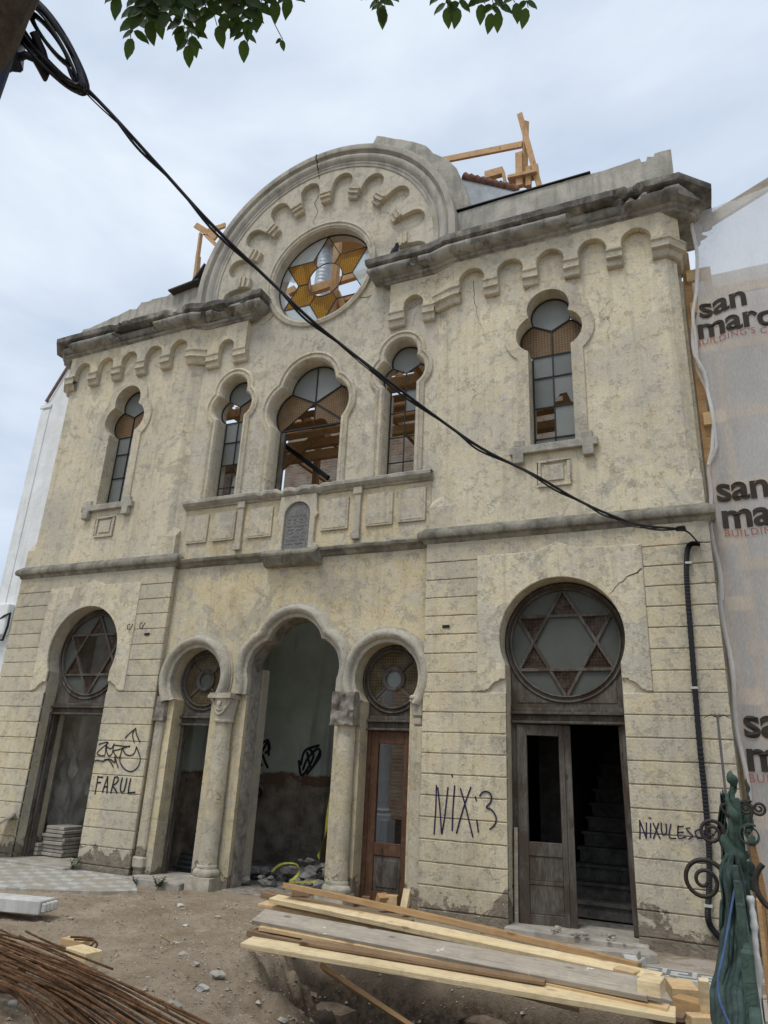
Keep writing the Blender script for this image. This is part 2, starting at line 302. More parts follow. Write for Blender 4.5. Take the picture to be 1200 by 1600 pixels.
# ------------------------------------------------------------ mesh builder
def wl(o):
    v = Vector((0, 0, 0))
    while o: v += o.location; o = o.parent
    return v
def inside(x, y, poly):
    r = False; n = len(poly)
    for i in range(n):
        (x0, y0), (x1, y1) = poly[i][:2], poly[(i+1) % n][:2]
        if (y0 > y) != (y1 > y) and x < (x1-x0)*(y-y0)/(y1-y0)+x0: r = not r
    return r
class MB:
    def __init__(s): s.v = []; s.f = []
    def add(s, V, F):
        b = len(s.v); s.v += [tuple(q) for q in V]; s.f += [tuple(i+b for i in q) for q in F]; return s
    def box(s, x0, x1, y0, y1, z0, z1):
        V = [(x, y, z) for z in (z0, z1) for y in (y0, y1) for x in (x0, x1)]
        return s.add(V, [(0, 2, 3, 1), (4, 5, 7, 6), (0, 1, 5, 4), (2, 6, 7, 3), (0, 4, 6, 2), (1, 3, 7, 5)])
    def bar(s, p, q, w, h, up=(0, 0, 1), roll=0.0, seg=1, bend=0.0):
        p, q = Vector(p), Vector(q); d = (q-p).normalized(); u = Vector(up); r = d.cross(u)
        if r.length < 1e-4: r = d.cross(Vector((0, 1, 0)))
        r.normalize(); u = r.cross(d).normalized()
        if roll:
            R_ = Matrix.Rotation(roll, 3, d); r = R_ @ r; u = R_ @ u
        V = []
        for i in range(seg+1):
            t = i/seg; c = p.lerp(q, t) + u*bend*4*t*(1-t)
            V += [c-r*w/2-u*h/2, c+r*w/2-u*h/2, c+r*w/2+u*h/2, c-r*w/2+u*h/2]
        F = [(3, 2, 1, 0)]
        for i in range(seg):
            a = 4*i; F += [(a+j, a+(j+1) % 4, a+4+(j+1) % 4, a+4+j) for j in range(4)]
        a = 4*seg; F.append((a, a+1, a+2, a+3))
        return s.add(V, F)
    def tube(s, pts, r, n=8, caps=True):
        pts = [Vector(p) for p in pts]; V = []; F = []; pr = None
        for i, p in enumerate(pts):
            d = (pts[min(i+1, len(pts)-1)]-pts[max(i-1, 0)]).normalized()
            if pr is None:
                a = d.cross(Vector((0, 0, 1)))
                if a.length < 1e-3: a = d.cross(Vector((1, 0, 0)))
                a.normalize()
            else: a = (pr-d*pr.dot(d)).normalized()
            pr = a; b = d.cross(a); rr = r[i] if isinstance(r, (list, tuple)) else r
            V += [p+(a*cos(2*pi*k/n)+b*sin(2*pi*k/n))*rr for k in range(n)]
        for i in range(len(pts)-1):
            F += [(i*n+k, i*n+(k+1) % n, (i+1)*n+(k+1) % n, (i+1)*n+k) for k in range(n)]
        if caps: F += [tuple(range(n))[::-1], tuple(range((len(pts)-1)*n, len(pts)*n))]
        return s.add(V, F)
    def prism(s, poly, y0, y1, holes=(), axes='xz'):
        def P(a, b, c): return (a, c, b) if axes == 'xz' else ((a, b, c) if axes == 'xy' else (c, a, b))
        loops = [poly]+list(holes); v2 = []; ed = []
        for lp in loops:
            b = len(v2); v2 += [Vector((q[0], q[1])) for q in lp]; ed += [(b+i, b+(i+1) % len(lp)) for i in range(len(lp))]
        rv, re, rf, _, _, _ = delaunay_2d_cdt(v2, ed, [], 1, 1e-6)
        if holes: rf = [q for q in rf if not any(inside(sum(rv[i][0] for i in q)/len(q), sum(rv[i][1] for i in q)/len(q), h) for h in holes)]
        for y in (y0, y1): s.add([P(q[0], q[1], y) for q in rv], [tuple(q) for q in rf])
        for lp in loops:
            n = len(lp)
            s.add([P(q[0], q[1], y0) for q in lp]+[P(q[0], q[1], y1) for q in lp], [(i, (i+1) % n, n+(i+1) % n, n+i) for i in range(n)])
        return s
    def strip(s, rows, closed=False):
        n = len(rows[0]); V = [q for r in rows for q in r]; F = []
        for i in range(len(rows)-1):
            for k in range(n if closed else n-1):
                F.append((i*n+k, i*n+(k+1) % n, (i+1)*n+(k+1) % n, (i+1)*n+k))
        return s.add(V, F)
    def lathe(s, prof, cx, cy, n=24, a0=0, a1=2*pi):
        full = abs(a1-a0-2*pi) < 1e-6
        rows = [[(cx+r*cos(a0+(a1-a0)*k/n), cy+r*sin(a0+(a1-a0)*k/n), z) for k in range(n+(0 if full else 1))] for r, z in prof]
        s.strip(rows, full)
        return s
    def rock(s, c, r, sq=(1, 1, .7), seed=0.0, sub=2):
        bm = bmesh.new(); bmesh.ops.create_icosphere(bm, subdivisions=sub, radius=1)
        rot = Matrix.Rotation(seed*3.1, 3, 'Z') @ Matrix.Rotation(seed*1.7, 3, 'X')
        V = []
        for v in bm.verts:
            d = v.co.copy(); q = Vector([max(-.62, min(.62, x)) for x in d])
            q *= 1.25+.45*nz(d.x*1.3+seed*7, d.y*1.3, d.z*1.3)
            q = rot @ q
            V.append((c[0]+q.x*r*sq[0], c[1]+q.y*r*sq[1], c[2]+q.z*r*sq[2]))
        F = [tuple(x.index for x in f.verts) for f in bm.faces]; bm.free()
        return s.add(V, F)
    def jitter(s, amp, sc, axis=(1, 1, 1)):
        s.v = [(x+axis[0]*amp*nz(x*sc, y*sc, z*sc+11), y+axis[1]*amp*nz(x*sc+31, y*sc, z*sc), z+axis[2]*amp*nz(x*sc, y*sc+57, z*sc)) for x, y, z in s.v]; return s
    def build(s, name, mat, parent=None, bevel=0, smooth=None, loc=None, segs=1):
        off = wl(parent) if parent else (Vector(loc) if loc is not None else Vector((0, 0, 0)))
        me = bpy.data.meshes.new(name); me.from_pydata([tuple(Vector(q)-off) for q in s.v], [], s.f)
        bm = bmesh.new(); bm.from_mesh(me); bmesh.ops.remove_doubles(bm, verts=bm.verts, dist=1e-5)
        bmesh.ops.recalc_face_normals(bm, faces=bm.faces); bm.to_mesh(me); bm.free()
        me.materials.append(mat)
        if smooth is not None:
            me.polygons.foreach_set('use_smooth', [True]*len(me.polygons)); me.set_sharp_from_angle(angle=radians(smooth))
        o = bpy.data.objects.new(name, me); COL.objects.link(o)
        if parent: o.parent = parent
        elif loc is not None: o.location = loc
        if bevel:
            b = o.modifiers.new('bevel', 'BEVEL'); b.width = bevel; b.segments = segs; b.limit_method = 'ANGLE'; b.angle_limit = radians(40)
        return o
def tag(o, label=None, cat=None, group=None, kind=None):
    if label: o['label'] = label
    if cat: o['category'] = cat
    if group: o['group'] = group
    if kind: o['kind'] = kind
    return o
def thing(name, label, cat, loc=(0, 0, 0), group=None):
    o = bpy.data.objects.new(name, None); COL.objects.link(o); o.location = loc; o.empty_display_size = .2
    return tag(o, label, cat, group)
def lab(o, t): o['label'] = t; return o

# ------------------------------------------------------------ arch outlines (left foot -> over the top -> right foot)
def arc(cx, cz, r, a0, a1, n): return [(cx+r*cos(a0+(a1-a0)*i/n), cz+r*sin(a0+(a1-a0)*i/n)) for i in range(n+1)]
def cc(x0, z0, r0, x1, z1, r1):
    d = sqrt((x1-x0)**2+(z1-z0)**2); a = (r0*r0-r1*r1+d*d)/(2*d); h = sqrt(max(0, r0*r0-a*a))
    mx_, mz_ = x0+a*(x1-x0)/d, z0+a*(z1-z0)/d
    c = [(mx_+h*(z1-z0)/d, mz_-h*(x1-x0)/d), (mx_-h*(z1-z0)/d, mz_+h*(x1-x0)/d)]
    return max(c, key=lambda q: q[0])
class Tre:
    def __init__(s, cx, hw, z0, top, lobe): s.cx, s.hw, s.z0, s.top, s.lobe = cx, hw, z0, top, lobe
    def parts(s, off=0.0, n=14, dz0=0.0):
        (zc, r), (dx, zl, rl) = s.top, s.lobe; R_, RL = r+off, rl+off
        cu = cc(0, zc, R_, dx, zl, RL)
        xj = s.hw+off; zj = zl-sqrt(max(0, RL*RL-(xj-dx)**2))
        aj = atan2(zj-zl, xj-dx); ac = atan2(cu[1]-zl, cu[0]-dx); at = atan2(cu[1]-zc, cu[0])
        lobeR = arc(s.cx+dx, zl, RL, ac, aj, n)
        top = arc(s.cx, zc, R_, pi-at, at, n+6)
        lobeL = [(2*s.cx-x, z) for x, z in lobeR][::-1]
        return lobeL, top, lobeR
    def outline(s, off=0.0, n=14, dz0=0.0):
        a, b, c = s.parts(off, n)
        return [(s.cx-s.hw-off, s.z0+dz0)]+a+b[1:-1]+c+[(s.cx+s.hw+off, s.z0+dz0)]
class Horse:
    def __init__(s, cx, hw, z0, zc, r): s.cx, s.hw, s.z0, s.zc, s.r = cx, hw, z0, zc, r
    def outline(s, off=0.0, n=36, dz0=0.0):
        R_ = s.r+off; a = -math.acos(min(1, (s.hw+off)/R_))
        return [(s.cx-s.hw-off, s.z0+dz0)]+arc(s.cx, s.zc, R_, pi-a, a, n)+[(s.cx+s.hw+off, s.z0+dz0)]
def sweep(mb, sh, prof, n=14):
    """prof: (offset from the opening edge, y)"""
    mb.strip([[(x, y, z) for x, z in sh.outline(o, n)] for o, y in prof]); return mb

# ================================================================ GROUND (structure)
def sstep(a, b, x): t = max(0, min(1, (x-a)/(b-a))); return t*t*(3-2*t)
def gz(x, y):
    z = .035*nz(x*.9, y*.9, 3)+.02*nz(x*3, y*3, 7)+.011*nz(x*9, y*9)
    z += .016*abs(nz(x*15, y*15, 2))+.008*nz(x*33, y*33, 5)+.02*max(0, nz(x*7, y*7, 8)-.25)
    px = sstep(1.7, 2.9, x+.55*(y+3)+.35*nz(x*2.4, y*2.4, 9)+.12*nz(x*8, y*8, 2))*(1-sstep(5.2, 5.8, x)); py = sstep(-4.7, -4.0, y+.15*nz(x*4, y*4, 3))*(1-sstep(-1.9, -1.3, y+.2*nz(x*2, y*2)))
    z -= px*py*(.72+.30*nz(x*2.3, y*2.3, 4)+.16*nz(x*6, y*6, 14)+.07*nz(x*15, y*15, 1))
    z += .14*math.exp(-((x-1.45)/.55)**2-((y+2.7)/.7)**2)
    z += .05*math.exp(-((x-.2)/.9)**2-((y+.6)/.5)**2)
    flat = 1-sstep(-.75, -.35, y)
    z = z*max(flat, .25)-.02
    if x < -1: z -= .03*(1-flat)
    return z - .012
def axis(lo, hi, d, far):
    a = []; v = lo
    while v < hi: a.append(v); v += d
    a.append(hi); st = d; v = lo; left = []
    while v > -far: st *= 1.35; v -= st; left.append(v)
    st = d; v = hi; rt = []
    while v < far: st *= 1.35; v += st; rt.append(v)
    return left[::-1]+a+rt
gx, gy = axis(-2.4, 5.4, .022, 900), axis(-4.8, .4, .022, 900)
mb = MB(); nx_ = len(gx)
for y in gy:
    for x in gx: mb.v.append((x, y, gz(x, y)))
for j in range(len(gy)-1):
    for i in range(nx_-1):
        a = j*nx_+i; mb.f.append((a, a+1, a+nx_+1, a+nx_))
t = MT('dusty_earth')
n = t.noise(t.vec(), 1.4, 9, .65, .4); f = t.noise(t.vec(), 16, 8, .72); ff = t.noise(t.vec(), 70, 4, .7)
c = t.mix(t.ramp(n, .35, .66), (.28, .215, .148), (.44, .36, .265))
c = t.mix(t.math('MULTIPLY', t.ramp(f, .47, .7), .5), c, (.19, .145, .10))
c = t.mix(t.ramp(ff, .64, .72), c, (.52, .46, .38))
c = t.mix(t.math('MULTIPLY', t.ramp(t.noise(t.vec(loc=(4, 2, 0)), 2.6, 9, .7, .6), .58, .66), .6), c, (.47, .415, .335))
c = t.mix(t.mr(t.sep()[2], -.12, -.36), c, t.mix(t.ramp(f, .4, .6), (.075, .055, .04), (.16, .122, .088)))  # pit shade put into the colour: soil darkens with depth
h = t.math('ADD', t.math('MULTIPLY', f, 1.2), t.math('MULTIPLY', ff, .6))
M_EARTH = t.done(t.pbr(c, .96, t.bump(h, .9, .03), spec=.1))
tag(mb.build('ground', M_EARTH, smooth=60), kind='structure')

# tiled pavement in front of the left door (structure)
t = MT('old_pavement_tiles')
s = t.sep()
u = t.math('MULTIPLY', t.math('ADD', s[0], t.math('MULTIPLY', s[1], .5)), 5.2); v = t.math('MULTIPLY', s[1], 6.2)
fu, fv = t.math('FLOOR', u), t.math('FLOOR', v)
ck = t.math('MODULO', t.math('ABSOLUTE', t.math('ADD', fu, fv)), 2.0)
n = t.noise(t.vec(), 2.4, 8, .7, .3)
c = t.mix(t.math('MULTIPLY', ck, .75), (.47, .455, .41), (.29, .282, .262))
jn = t.math('MAXIMUM', t.math('LESS_THAN', t.math('FRACT', u), .05), t.math('LESS_THAN', t.math('FRACT', v), .06))
c = t.mix(t.math('MULTIPLY', jn, .5), c, (.2, .18, .15))
c = t.mix(t.ramp(n, .47, .60), c, (.34, .295, .23))
c = t.mix(t.math('MULTIPLY', t.ramp(t.noise(t.vec(), 30, 5), .5, .7), .35), c, (.22, .19, .15))
M_TILE = t.done(t.pbr(c, .85, t.bump(t.noise(t.vec(), 20, 6), .3, .01), spec=.2))
mb = MB()
edge = [(-12, -.02), (-12, -1.9), (-3.6, -1.75), (-2.9, -1.62), (-2.4, -1.55), (-1.9, -1.30), (-1.5, -1.05), (-1.25, -.75), (-1.55, -.45), (-2.05, -.02)]
mb.prism(edge, -.10, .004, axes='xy')
tag(mb.build('pavement', M_TILE, bevel=.004), kind='structure')
# Greek-key border before the right door
mb = MB(); mb.prism([(3.1, -.05), (3.1, -.95), (3.6, -1.30), (4.3, -1.42), (4.9, -1.75), (6.6, -1.8), (6.6, -.05)], -.14, -.035, axes='xy')
t = MT('pink_terrazzo'); n = t.noise(t.vec(), 3, 8, .7)
c = t.mix(t.ramp(n, .35, .6), (.40, .33, .285), (.33, .29, .235)); c = t.mix(t.math('MULTIPLY', t.ramp(t.noise(t.vec(), 45, 4, .8), .55, .62), .5), c, (.22, .2, .18))
PINK = t.done(t.pbr(c, .8, t.bump(t.noise(t.vec(), 14, 8), .5, .02)))
tag(mb.build('terrazzo_pavement', PINK), kind='structure')
mb = MB(); zk = -.031
mb.box(4.1, 6.6, -.95, -.62, -.034, zk)
mk = MB()
def kb(x0, x1, y0, y1): mk.box(x0, x1, y0, y1, -.0305, -.027)
for i in range(10):
    X = 4.14+.24*i
    kb(X, X+.2, -.685, -.655); kb(X, X+.03, -.86, -.685); kb(X+.17, X+.2, -.79, -.685); kb(X+.09, X+.17, -.79, -.76); kb(X+.03, X+.24, -.89, -.86)
tag(mb.build('mosaic_border', ST_MARB), kind='structure')
tag(mk.build('mosaic_meander', m_simple('mosaic_grey', (.19, .20, .19), .8)), kind='structure')

# ================================================================ THE BUILDING
B = thing('ruined_synagogue', 'derelict two storey stuccoed synagogue front with round gable, star windows and empty arched doorways', 'building')
YC = .10
JZ = [4.0-.2305*k for k in range(18)]            # joints of the rusticated courses

def bay(s):
    """one corner bay; s = -1 left, +1 right"""
    def X(a): return s*a
    xi, xo, xc = (2.02, 5.36, 3.685) if s > 0 else (2.10, 5.40, 3.685)
    hw, zc, r = .645, 3.0, .71
    door = Horse(s*xc, hw, .03, zc, r)
    # lower wall (bottom of the joints)
    w0, w1 = sorted((X(xi+.018), X(xo-.01)))
    o = door.outline()
    left, right = o, None
    poly = [(w0, -.2), (o[0][0], -.2)]+o+[(o[-1][0], -.2), (w1, -.2), (w1, 4.42), (w0, 4.42)]
    lw = MB().prism(poly, .020, .50).build('lower_wall', P_LOW, B)
    # courses
    mb = MB()
    pxi, pxo = xc-.985, xc+.955                    # door surround panel
    tops = [4.3]+JZ; g = .0055
    for k in range(len(tops)):
        zt = tops[k]-(g if k else 0); zb = (JZ[k]+g) if k < len(JZ) else -.2
        if zb < -.15: zb = -.2
        low = zt < 2.45
        if k == 0: segs = [(xi, xo)]
        elif zt > 2.60: segs = [(xi, pxi), (pxo, xo)]
        elif zb < 2.42 and zt < 2.45: segs = [(xi, xc-hw), (xc+hw, xo)]
        else: segs = [(xi, pxi), (pxo, xo)]
        for a, b in segs:
            x0, x1 = sorted((X(a), X(b)))
            n_ = max(2, int((x1-x0)/.12))
            # a slab with slightly wavering edges
            pts = [(x0+(x1-x0)*i/n_, zb+.006*nz(x0+i*.9, zb*9)) for i in range(n_+1)]+[(x1-(x1-x0)*i/n_, zt+.006*nz(x0+i*.9, zt*9, 4)) for i in range(n_+1)]
            mb.prism(pts, 0.0, .042)
    # under the ears of the panel: plain courses between panel and jamb
    mb.build('stucco_courses', P_LOW, B, bevel=.006)
    # door surround panel with stepped ears
    arcp = [q for q in o if q[1] > 2.53]
    pin, pout = sorted((X(pxi), X(pxo)))
    a0, a1 = arcp[0], arcp[-1]
    ear = [(0, 2.535), (.07, 2.535), (.075, 2.515), (.12, 2.50), (.16, 2.47), (.185, 2.44), (.20, 2.42), (.235, 2.415), (.24, 2.40)]
    L_ = [(s*xc-hw-d, z) for d, z in ear]+[(pin, 2.40), (pin, 4.04)]
    R_ = [(pout, 4.04), (pout, 2.40)]+[(s*xc+hw+d, z) for d, z in ear][::-1]
    top = [(s*xc-.28, 4.045), (s*xc-.24, 4.055), (s*xc, 4.14), (s*xc+.24, 4.055), (s*xc+.28, 4.045)]
    poly = L_+top+R_+[q for q in arcp[::-1]]
    MB().prism(poly, -.014, .042).build('door_surround', P_BAY, B, bevel=.008)
    # string course
    path = [(X(xi-.02), .32), (X(xi-.02), .0), (X(xo+.0), .0), (X(xo), .6)]
    sweep_path(path, [(.0, 4.25), (.02, 4.27), (.03, 4.30), (.075, 4.315), (.085, 4.335), (.085, 4.375), (.075, 4.40), (.0, 4.465), (-.05, 4.47)], s, 'string_course', ST_STR, .005)
    # upper wall: plan with chamfered corners
    ci, co = 2.37, 5.22
    win = Tre(s*3.69, .285, 5.44, (7.47 if s > 0 else 7.40, .29), (.155, 7.10 if s > 0 else 7.03, .29))
    wo = win.outline()
    w0, w1 = sorted((X(ci), X(co)))
    MB().prism([(w0, 4.45), (w1, 4.45), (w1, 8.6), (w0, 8.6)], 0, .42, [wo]).build('upper_wall', P_BAY, B)
    yci = YC
    xb = 2.08 if s > 0 else 2.2
    MB().prism([(X(ci), 0), (X(xb), yci), (X(xb), .42), (X(ci), .42)], 4.45, 8.6, axes='xy').build('chamfered_corner', P_BAY, B)
    MB().prism([(X(co), 0), (X(xo-.02), .14), (X(xo-.02), .6), (X(co), .6)], 4.45, 8.6, axes='xy').build('chamfered_corner', P_BAY, B)
    # chamfer stops
    for (xa, xb, yb) in ((2.37, xb-.035, YC), (5.22, xo-.01, .14)):
        zl_, zu = 4.76, 4.93; mx_ = (X(xa)+X(xb))/2
        V = [(X(xa), .002, 4.45), (X(xb), .002, 4.45), (X(xb), .3, 4.45), (X(xa), .002, zl_), (X(xb), .002, zl_), (X(xb), .3, zl_), (X(xa), .002, zu-.05), (mx_, yb/2-.003, zu), (X(xb), yb, zu-.05), (X(xb), .3, zu-.05)]
        MB().add(V, [(0, 1, 4, 3), (1, 2, 5, 4), (3, 4, 7, 6), (4, 8, 7), (4, 5, 9, 8)]).build('chamfer_stop', P_TRIM, B)
    # window surround: flat band, reveal, sill with two feet
    mb = MB()
    inn, ou = win.outline(-.004), win.outline(.155)
    mb.strip([[(x, .0, z) for x, z in ou], [(x, -.028, z) for x, z in win.outline(.15)], [(x, -.028, z) for x, z in inn], [(x, .2, z) for x, z in inn]])
    mb.build('window_surround', P_TRIM, B, smooth=35)
    sx = s*3.69
    mb = MB(); mb.box(sx-.55, sx+.55, -.075, .2, 5.335, 5.44)
    mb.box(sx-.50, sx-.37, -.09, .0, 5.20, 5.335); mb.box(sx+.37, sx+.50, -.09, .0, 5.20, 5.335)
    mb.box(sx-.49, sx-.36, -.06, .0, 5.44, 5.53); mb.box(sx+.36, sx+.49, -.06, .0, 5.44, 5.53)
    mb.jitter(.008, 7).build('window_sill', ST_SILL, B, bevel=.008)
    # little square plaque
    mb = MB(); mb.box(sx-.20, sx+.20, -.03, .0, 4.86, 4.90); mb.box(sx-.20, sx-.16, -.03, 0, 4.90, 5.19); mb.box(sx+.16, sx+.20, -.03, 0, 4.90, 5.19); mb.box(sx-.20, sx+.20, -.03, 0, 5.19, 5.22)
    mb.box(sx-.12, sx+.12, -.022, 0, 4.94, 5.15)
    mb.build('wall_plaque', P_TRIM, B, bevel=.006)
    # frieze with hanging round arches
    fz0, fz1, fy = 8.04, 8.56, -.105
    P = [(X(2.37), fz1)]
    cent = [2.64+.56*k for k in range(5)]
    prev = 2.37
    under = [(2.37, fz0)]
    for cxa in cent:
        under += [(cxa-.185, fz0)]+[(cxa+.185*cos(pi-pi*i/12), 8.17+.185*sin(pi*i/12)) for i in range(13)]+[(cxa+.185, fz0)]
    under += [(5.22, fz0)]
    poly = [(X(a), z) for a, z in under]+[(X(5.22), fz1), (X(2.37), fz1)]
    MB().prism(poly, fy, .0).jitter(.006, 5, (0, 1, 0)).build('frieze', P_BAY, B, bevel=.007)
    # centre frieze piece under the inner end of the cornice
    y0, cz_ = YC-.10, 8.06
    xa_, xb_ = (1.31, 2.06) if s > 0 else (1.31, 2.14)
    ac_ = 1.70
    und = [(xa_, 7.93), (ac_-.155, 7.93)]+[(ac_+.155*cos(pi-pi*i/12), cz_+.155*sin(pi*i/12)) for i in range(13)]+[(ac_+.155, 7.93), (xb_, 7.93)]
    MB().prism([(X(a), z) for a, z in und]+[(X(xb_), 8.56), (X(xa_), 8.56)], y0, YC+.02).jitter(.004, 5, (0, 1, 0)).build('centre_frieze', P_BAY, B, bevel=.006)
    cpf = [(.0, 7.99), (-.105, 7.99), (-.105, 7.965), (-.09, 7.95), (-.085, 7.875), (-.10, 7.865), (-.10, 7.85), (-.065, 7.835), (-.06, 7.76), (-.045, 7.745), (0, 7.74)]
    for x0_, x1_ in ((xa_-.012, ac_-.155+.012), (ac_+.155-.012, xb_-.03)):
        u0, u1 = sorted((X(x0_), X(x1_)))
        MB().prism([(y0+.10+a*1.12, z) for a, z in cpf], u0, u1, axes='yz').jitter(.005, 9).build('corbel', P_TRIM, B, bevel=.004)
    xin = 2.00 if s > 0 else 2.10
    xin = 2.00 if s > 0 else 2.10
    MB().prism([(X(2.37), fy), (X(xin+.02), YC-.09), (X(xin+.02), YC+.02), (X(2.37), .02)], fz0, fz1, axes='xy').build('frieze_corner', P_BAY, B, bevel=.006)
    MB().prism([(X(5.22), fy), (X(xo+.05), .09), (X(xo+.05), .5), (X(5.22), .5)], fz0, fz1, axes='xy').build('frieze_corner', P_BAY, B, bevel=.006)
    # corbels under the legs
    def corbel(x):
        m_ = MB()
        m_.prism([(.0, 8.10), (-.135, 8.10), (-.135, 8.075), (-.115, 8.06), (-.11, 7.985), (-.125, 7.975), (-.125, 7.96), (-.08, 7.945), (-.075, 7.87), (-.055, 7.855), (0, 7.85)], x-.105, x+.105, axes='yz')
        m_.jitter(.008, 9).build('corbel', P_TRIM, B, bevel=.004)
    for k in range(4): corbel(X(2.92+.56*k))
    # wrap-round corner corbels
    for path in ([(X(2.46), 0), (X(2.37), 0), (X(xin+.06), YC)], [(X(5.06), .0), (X(5.22), .0), (X(xo-.02), .14), (X(xo-.02), .5)]):
        if s < 0: path = path[::-1]
        rev = (path[0][0] > path[-1][0])
        if rev: path = path[::-1]
        m_ = MB(); prof = [(.0, 8.10), (.14, 8.10), (.14, 8.075), (.12, 8.06), (.115, 7.985), (.13, 7.975), (.13, 7.96), (.08, 7.945), (.06, 7.87), (.045, 7.855), (0, 7.85)]
        m_.strip([[(q.x, q.y, z) for (q, z) in row] for row in offset_rows(path, prof)]); 
        m_.build('corner_corbel', P_TRIM, B, bevel=.004)
    return win

def offset_rows(path, prof):
    """path runs left to right seen from the street; offset is to the right-hand side (towards the street)"""
    P = [Vector((a, b, 0)) for a, b in path]; rows = []
    nrm = []
    for i in range(len(P)-1):
        d = (P[i+1]-P[i]).normalized(); nrm.append(Vector((d.y, -d.x, 0)))
    for i in range(len(P)):
        if i == 0: m = nrm[0]; k = 1
        elif i == len(P)-1: m = nrm[-1]; k = 1
        else:
            m = (nrm[i-1]+nrm[i]).normalized(); k = 1/max(.35, m.dot(nrm[i]))
        rows.append([(P[i]+m*k*o, z) for o, z in prof])
    return rows
def densify(path, d):
    out_ = []
    for a, b in zip(path, path[1:]):
        n_ = max(1, int(math.dist(a, b)/d)); out_.append((a, b, n_))
    return out_
def sweep_path(path, prof, s, name, mat, amp, dens=.07, chip=None):
    if path[0][0] > path[-1][0]: path = path[::-1]
    base = offset_rows(path, prof); rows = []
    for i in range(len(base)-1):
        n_ = max(1, int((base[i+1][0][0]-base[i][0][0]).length/dens))
        for k in range(n_+(1 if i == len(base)-2 else 0)):
            t_ = k/n_; rows.append([(a[0].lerp(b[0], t_), a[1]) for a, b in zip(base[i], base[i+1])])
    R_ = []
    cen = [sum((q[0] for q in r), Vector())/len(r) for r in rows]
    for r, c_ in zip(rows, cen):
        row = []
        for j, (q, z) in enumerate(r):
            p = Vector((q.x, q.y, z)); d = amp*nz(p.x*6, p.y*6, p.z*6)+amp*.6*nz(p.x*17, p.y*17, p.z*17)
            inward = Vector((r[0][0].x-q.x, r[0][0].y-q.y, 0))
            if inward.length > 1e-4: inward.normalize()
            p -= inward*d; p.z += d*.7
            if chip:
                b = chip(p, j)
                p += inward*b; p.z += .12*b
            row.append(p)
        R_.append(row)
    m_ = MB().strip(R_)
    m_.f.append(tuple(range(len(prof)))); k = len(R_)-1; m_.f.append(tuple(range(k*len(prof), (k+1)*len(prof)))[::-1])
    return m_.build(name, mat, B, smooth=32)

winL = bay(-1); winR = bay(1)
B_up = None

# big cornice over each bay, broken at its underside
CPROF = [(-.22, 8.485), (.06, 8.49), (.10, 8.50), (.11, 8.53), (.145, 8.545), (.16, 8.575), (.225, 8.585), (.265, 8.60), (.30, 8.635), (.312, 8.675), (.30, 8.715), (.265, 8.74), (.262, 8.752), (.30, 8.762), (.325, 8.78), (.335, 8.87), (.31, 8.885), (.06, 8.93), (-.22, 8.94)]
def chip(p, j):
    if j < 6: return 0
    v = nz(p.x*1.25+8, p.z*1.2, 4)+.35*nz(p.x*4, p.z*5, p.y*5)+.2*nz(p.x*13, p.z*13, 3)
    if j in range(6, 12): return .12*sstep(.20, .27, v)
    if j in (13, 14, 15, 16): return .05*sstep(.30, .36, nz(p.x*1.9+3, 1.3, p.y)+.4*nz(p.x*8, p.z*6, 1)+.2*nz(p.x*25, 3, 2))
    return 0
sweep_path([(1.30, .5), (1.30, YC-.02), (2.08, YC-.02), (2.37, 0), (5.34, 0), (5.52, .17), (5.52, .8)], CPROF, 1, 'cornice', ST_CORN, .006, .035, chip)
sweep_path([(-5.47, .8), (-5.47, .12), (-5.34, 0), (-2.39, 0), (-2.16, YC-.02), (-1.27, YC-.02), (-1.27, .5)], CPROF, -1, 'cornice', ST_CORN, .006, .035, chip)

# ---------------- centre, upper wall with the round gable
GX, GZ = -.02, 9.2
rose = arc(GX-.02, 9.17, .90, 0, 2*pi, 48)[:-1]
wm = Tre(-.045, .60, 5.33, (7.06, .46), (.29, 6.71, .42))
wl_ = Tre(-1.49, .255, 5.33, (7.26, .26), (.14, 6.96, .24))
wr_ = Tre(1.50, .255, 5.36, (7.29, .26), (.14, 6.99, .24))
poly = [(-2.24, 4.30), (2.12, 4.30), (2.12, 8.95), (GX+2.3, 9.2)]+arc(GX, GZ, 2.3, 0, pi, 48)[1:-1]+[(GX-2.3, 9.2), (-2.24, 8.95)]
holes = [rose, wm.outline(), wl_.outline(), wr_.outline()]
MB().prism(poly, YC, .46, holes).build('upper_centre_wall', P_UPC, B)
# gable archivolt
def arcsweep(name, prof, a0, a1, mat, n=110, amp=0.0, cx=GX, cz=GZ, closed=False):
    rows = []
    for rr, y in prof:
        row = []
        for i in range(n+(0 if closed else 1)):
            a = a0+(a1-a0)*i/n; d = amp*nz(cos(a)*9, sin(a)*9, rr*14+y*9)+amp*.5*nz(cos(a)*40, sin(a)*40, rr*30)
            row.append((cx+(rr+d)*cos(a), y+d*.5, cz+(rr+d)*sin(a)))
        rows.append(row)
    m_ = MB().strip(rows, closed)
    return m_.build(name, mat, B, smooth=40)
arcsweep('gable_archivolt', [(2.02, YC), (2.02, YC-.11), (2.07, YC-.115), (2.075, YC-.125), (2.10, YC-.13), (2.115, YC-.11), (2.15, YC-.155), (2.195, YC-.175), (2.235, YC-.165), (2.265, YC-.13), (2.27, YC-.145), (2.285, YC-.15), (2.30, YC-.20), (2.37, YC-.215), (2.40, YC-.20), (2.405, .45), (2.25, .46)], radians(-7), radians(187), ST_GABLE, amp=.005)
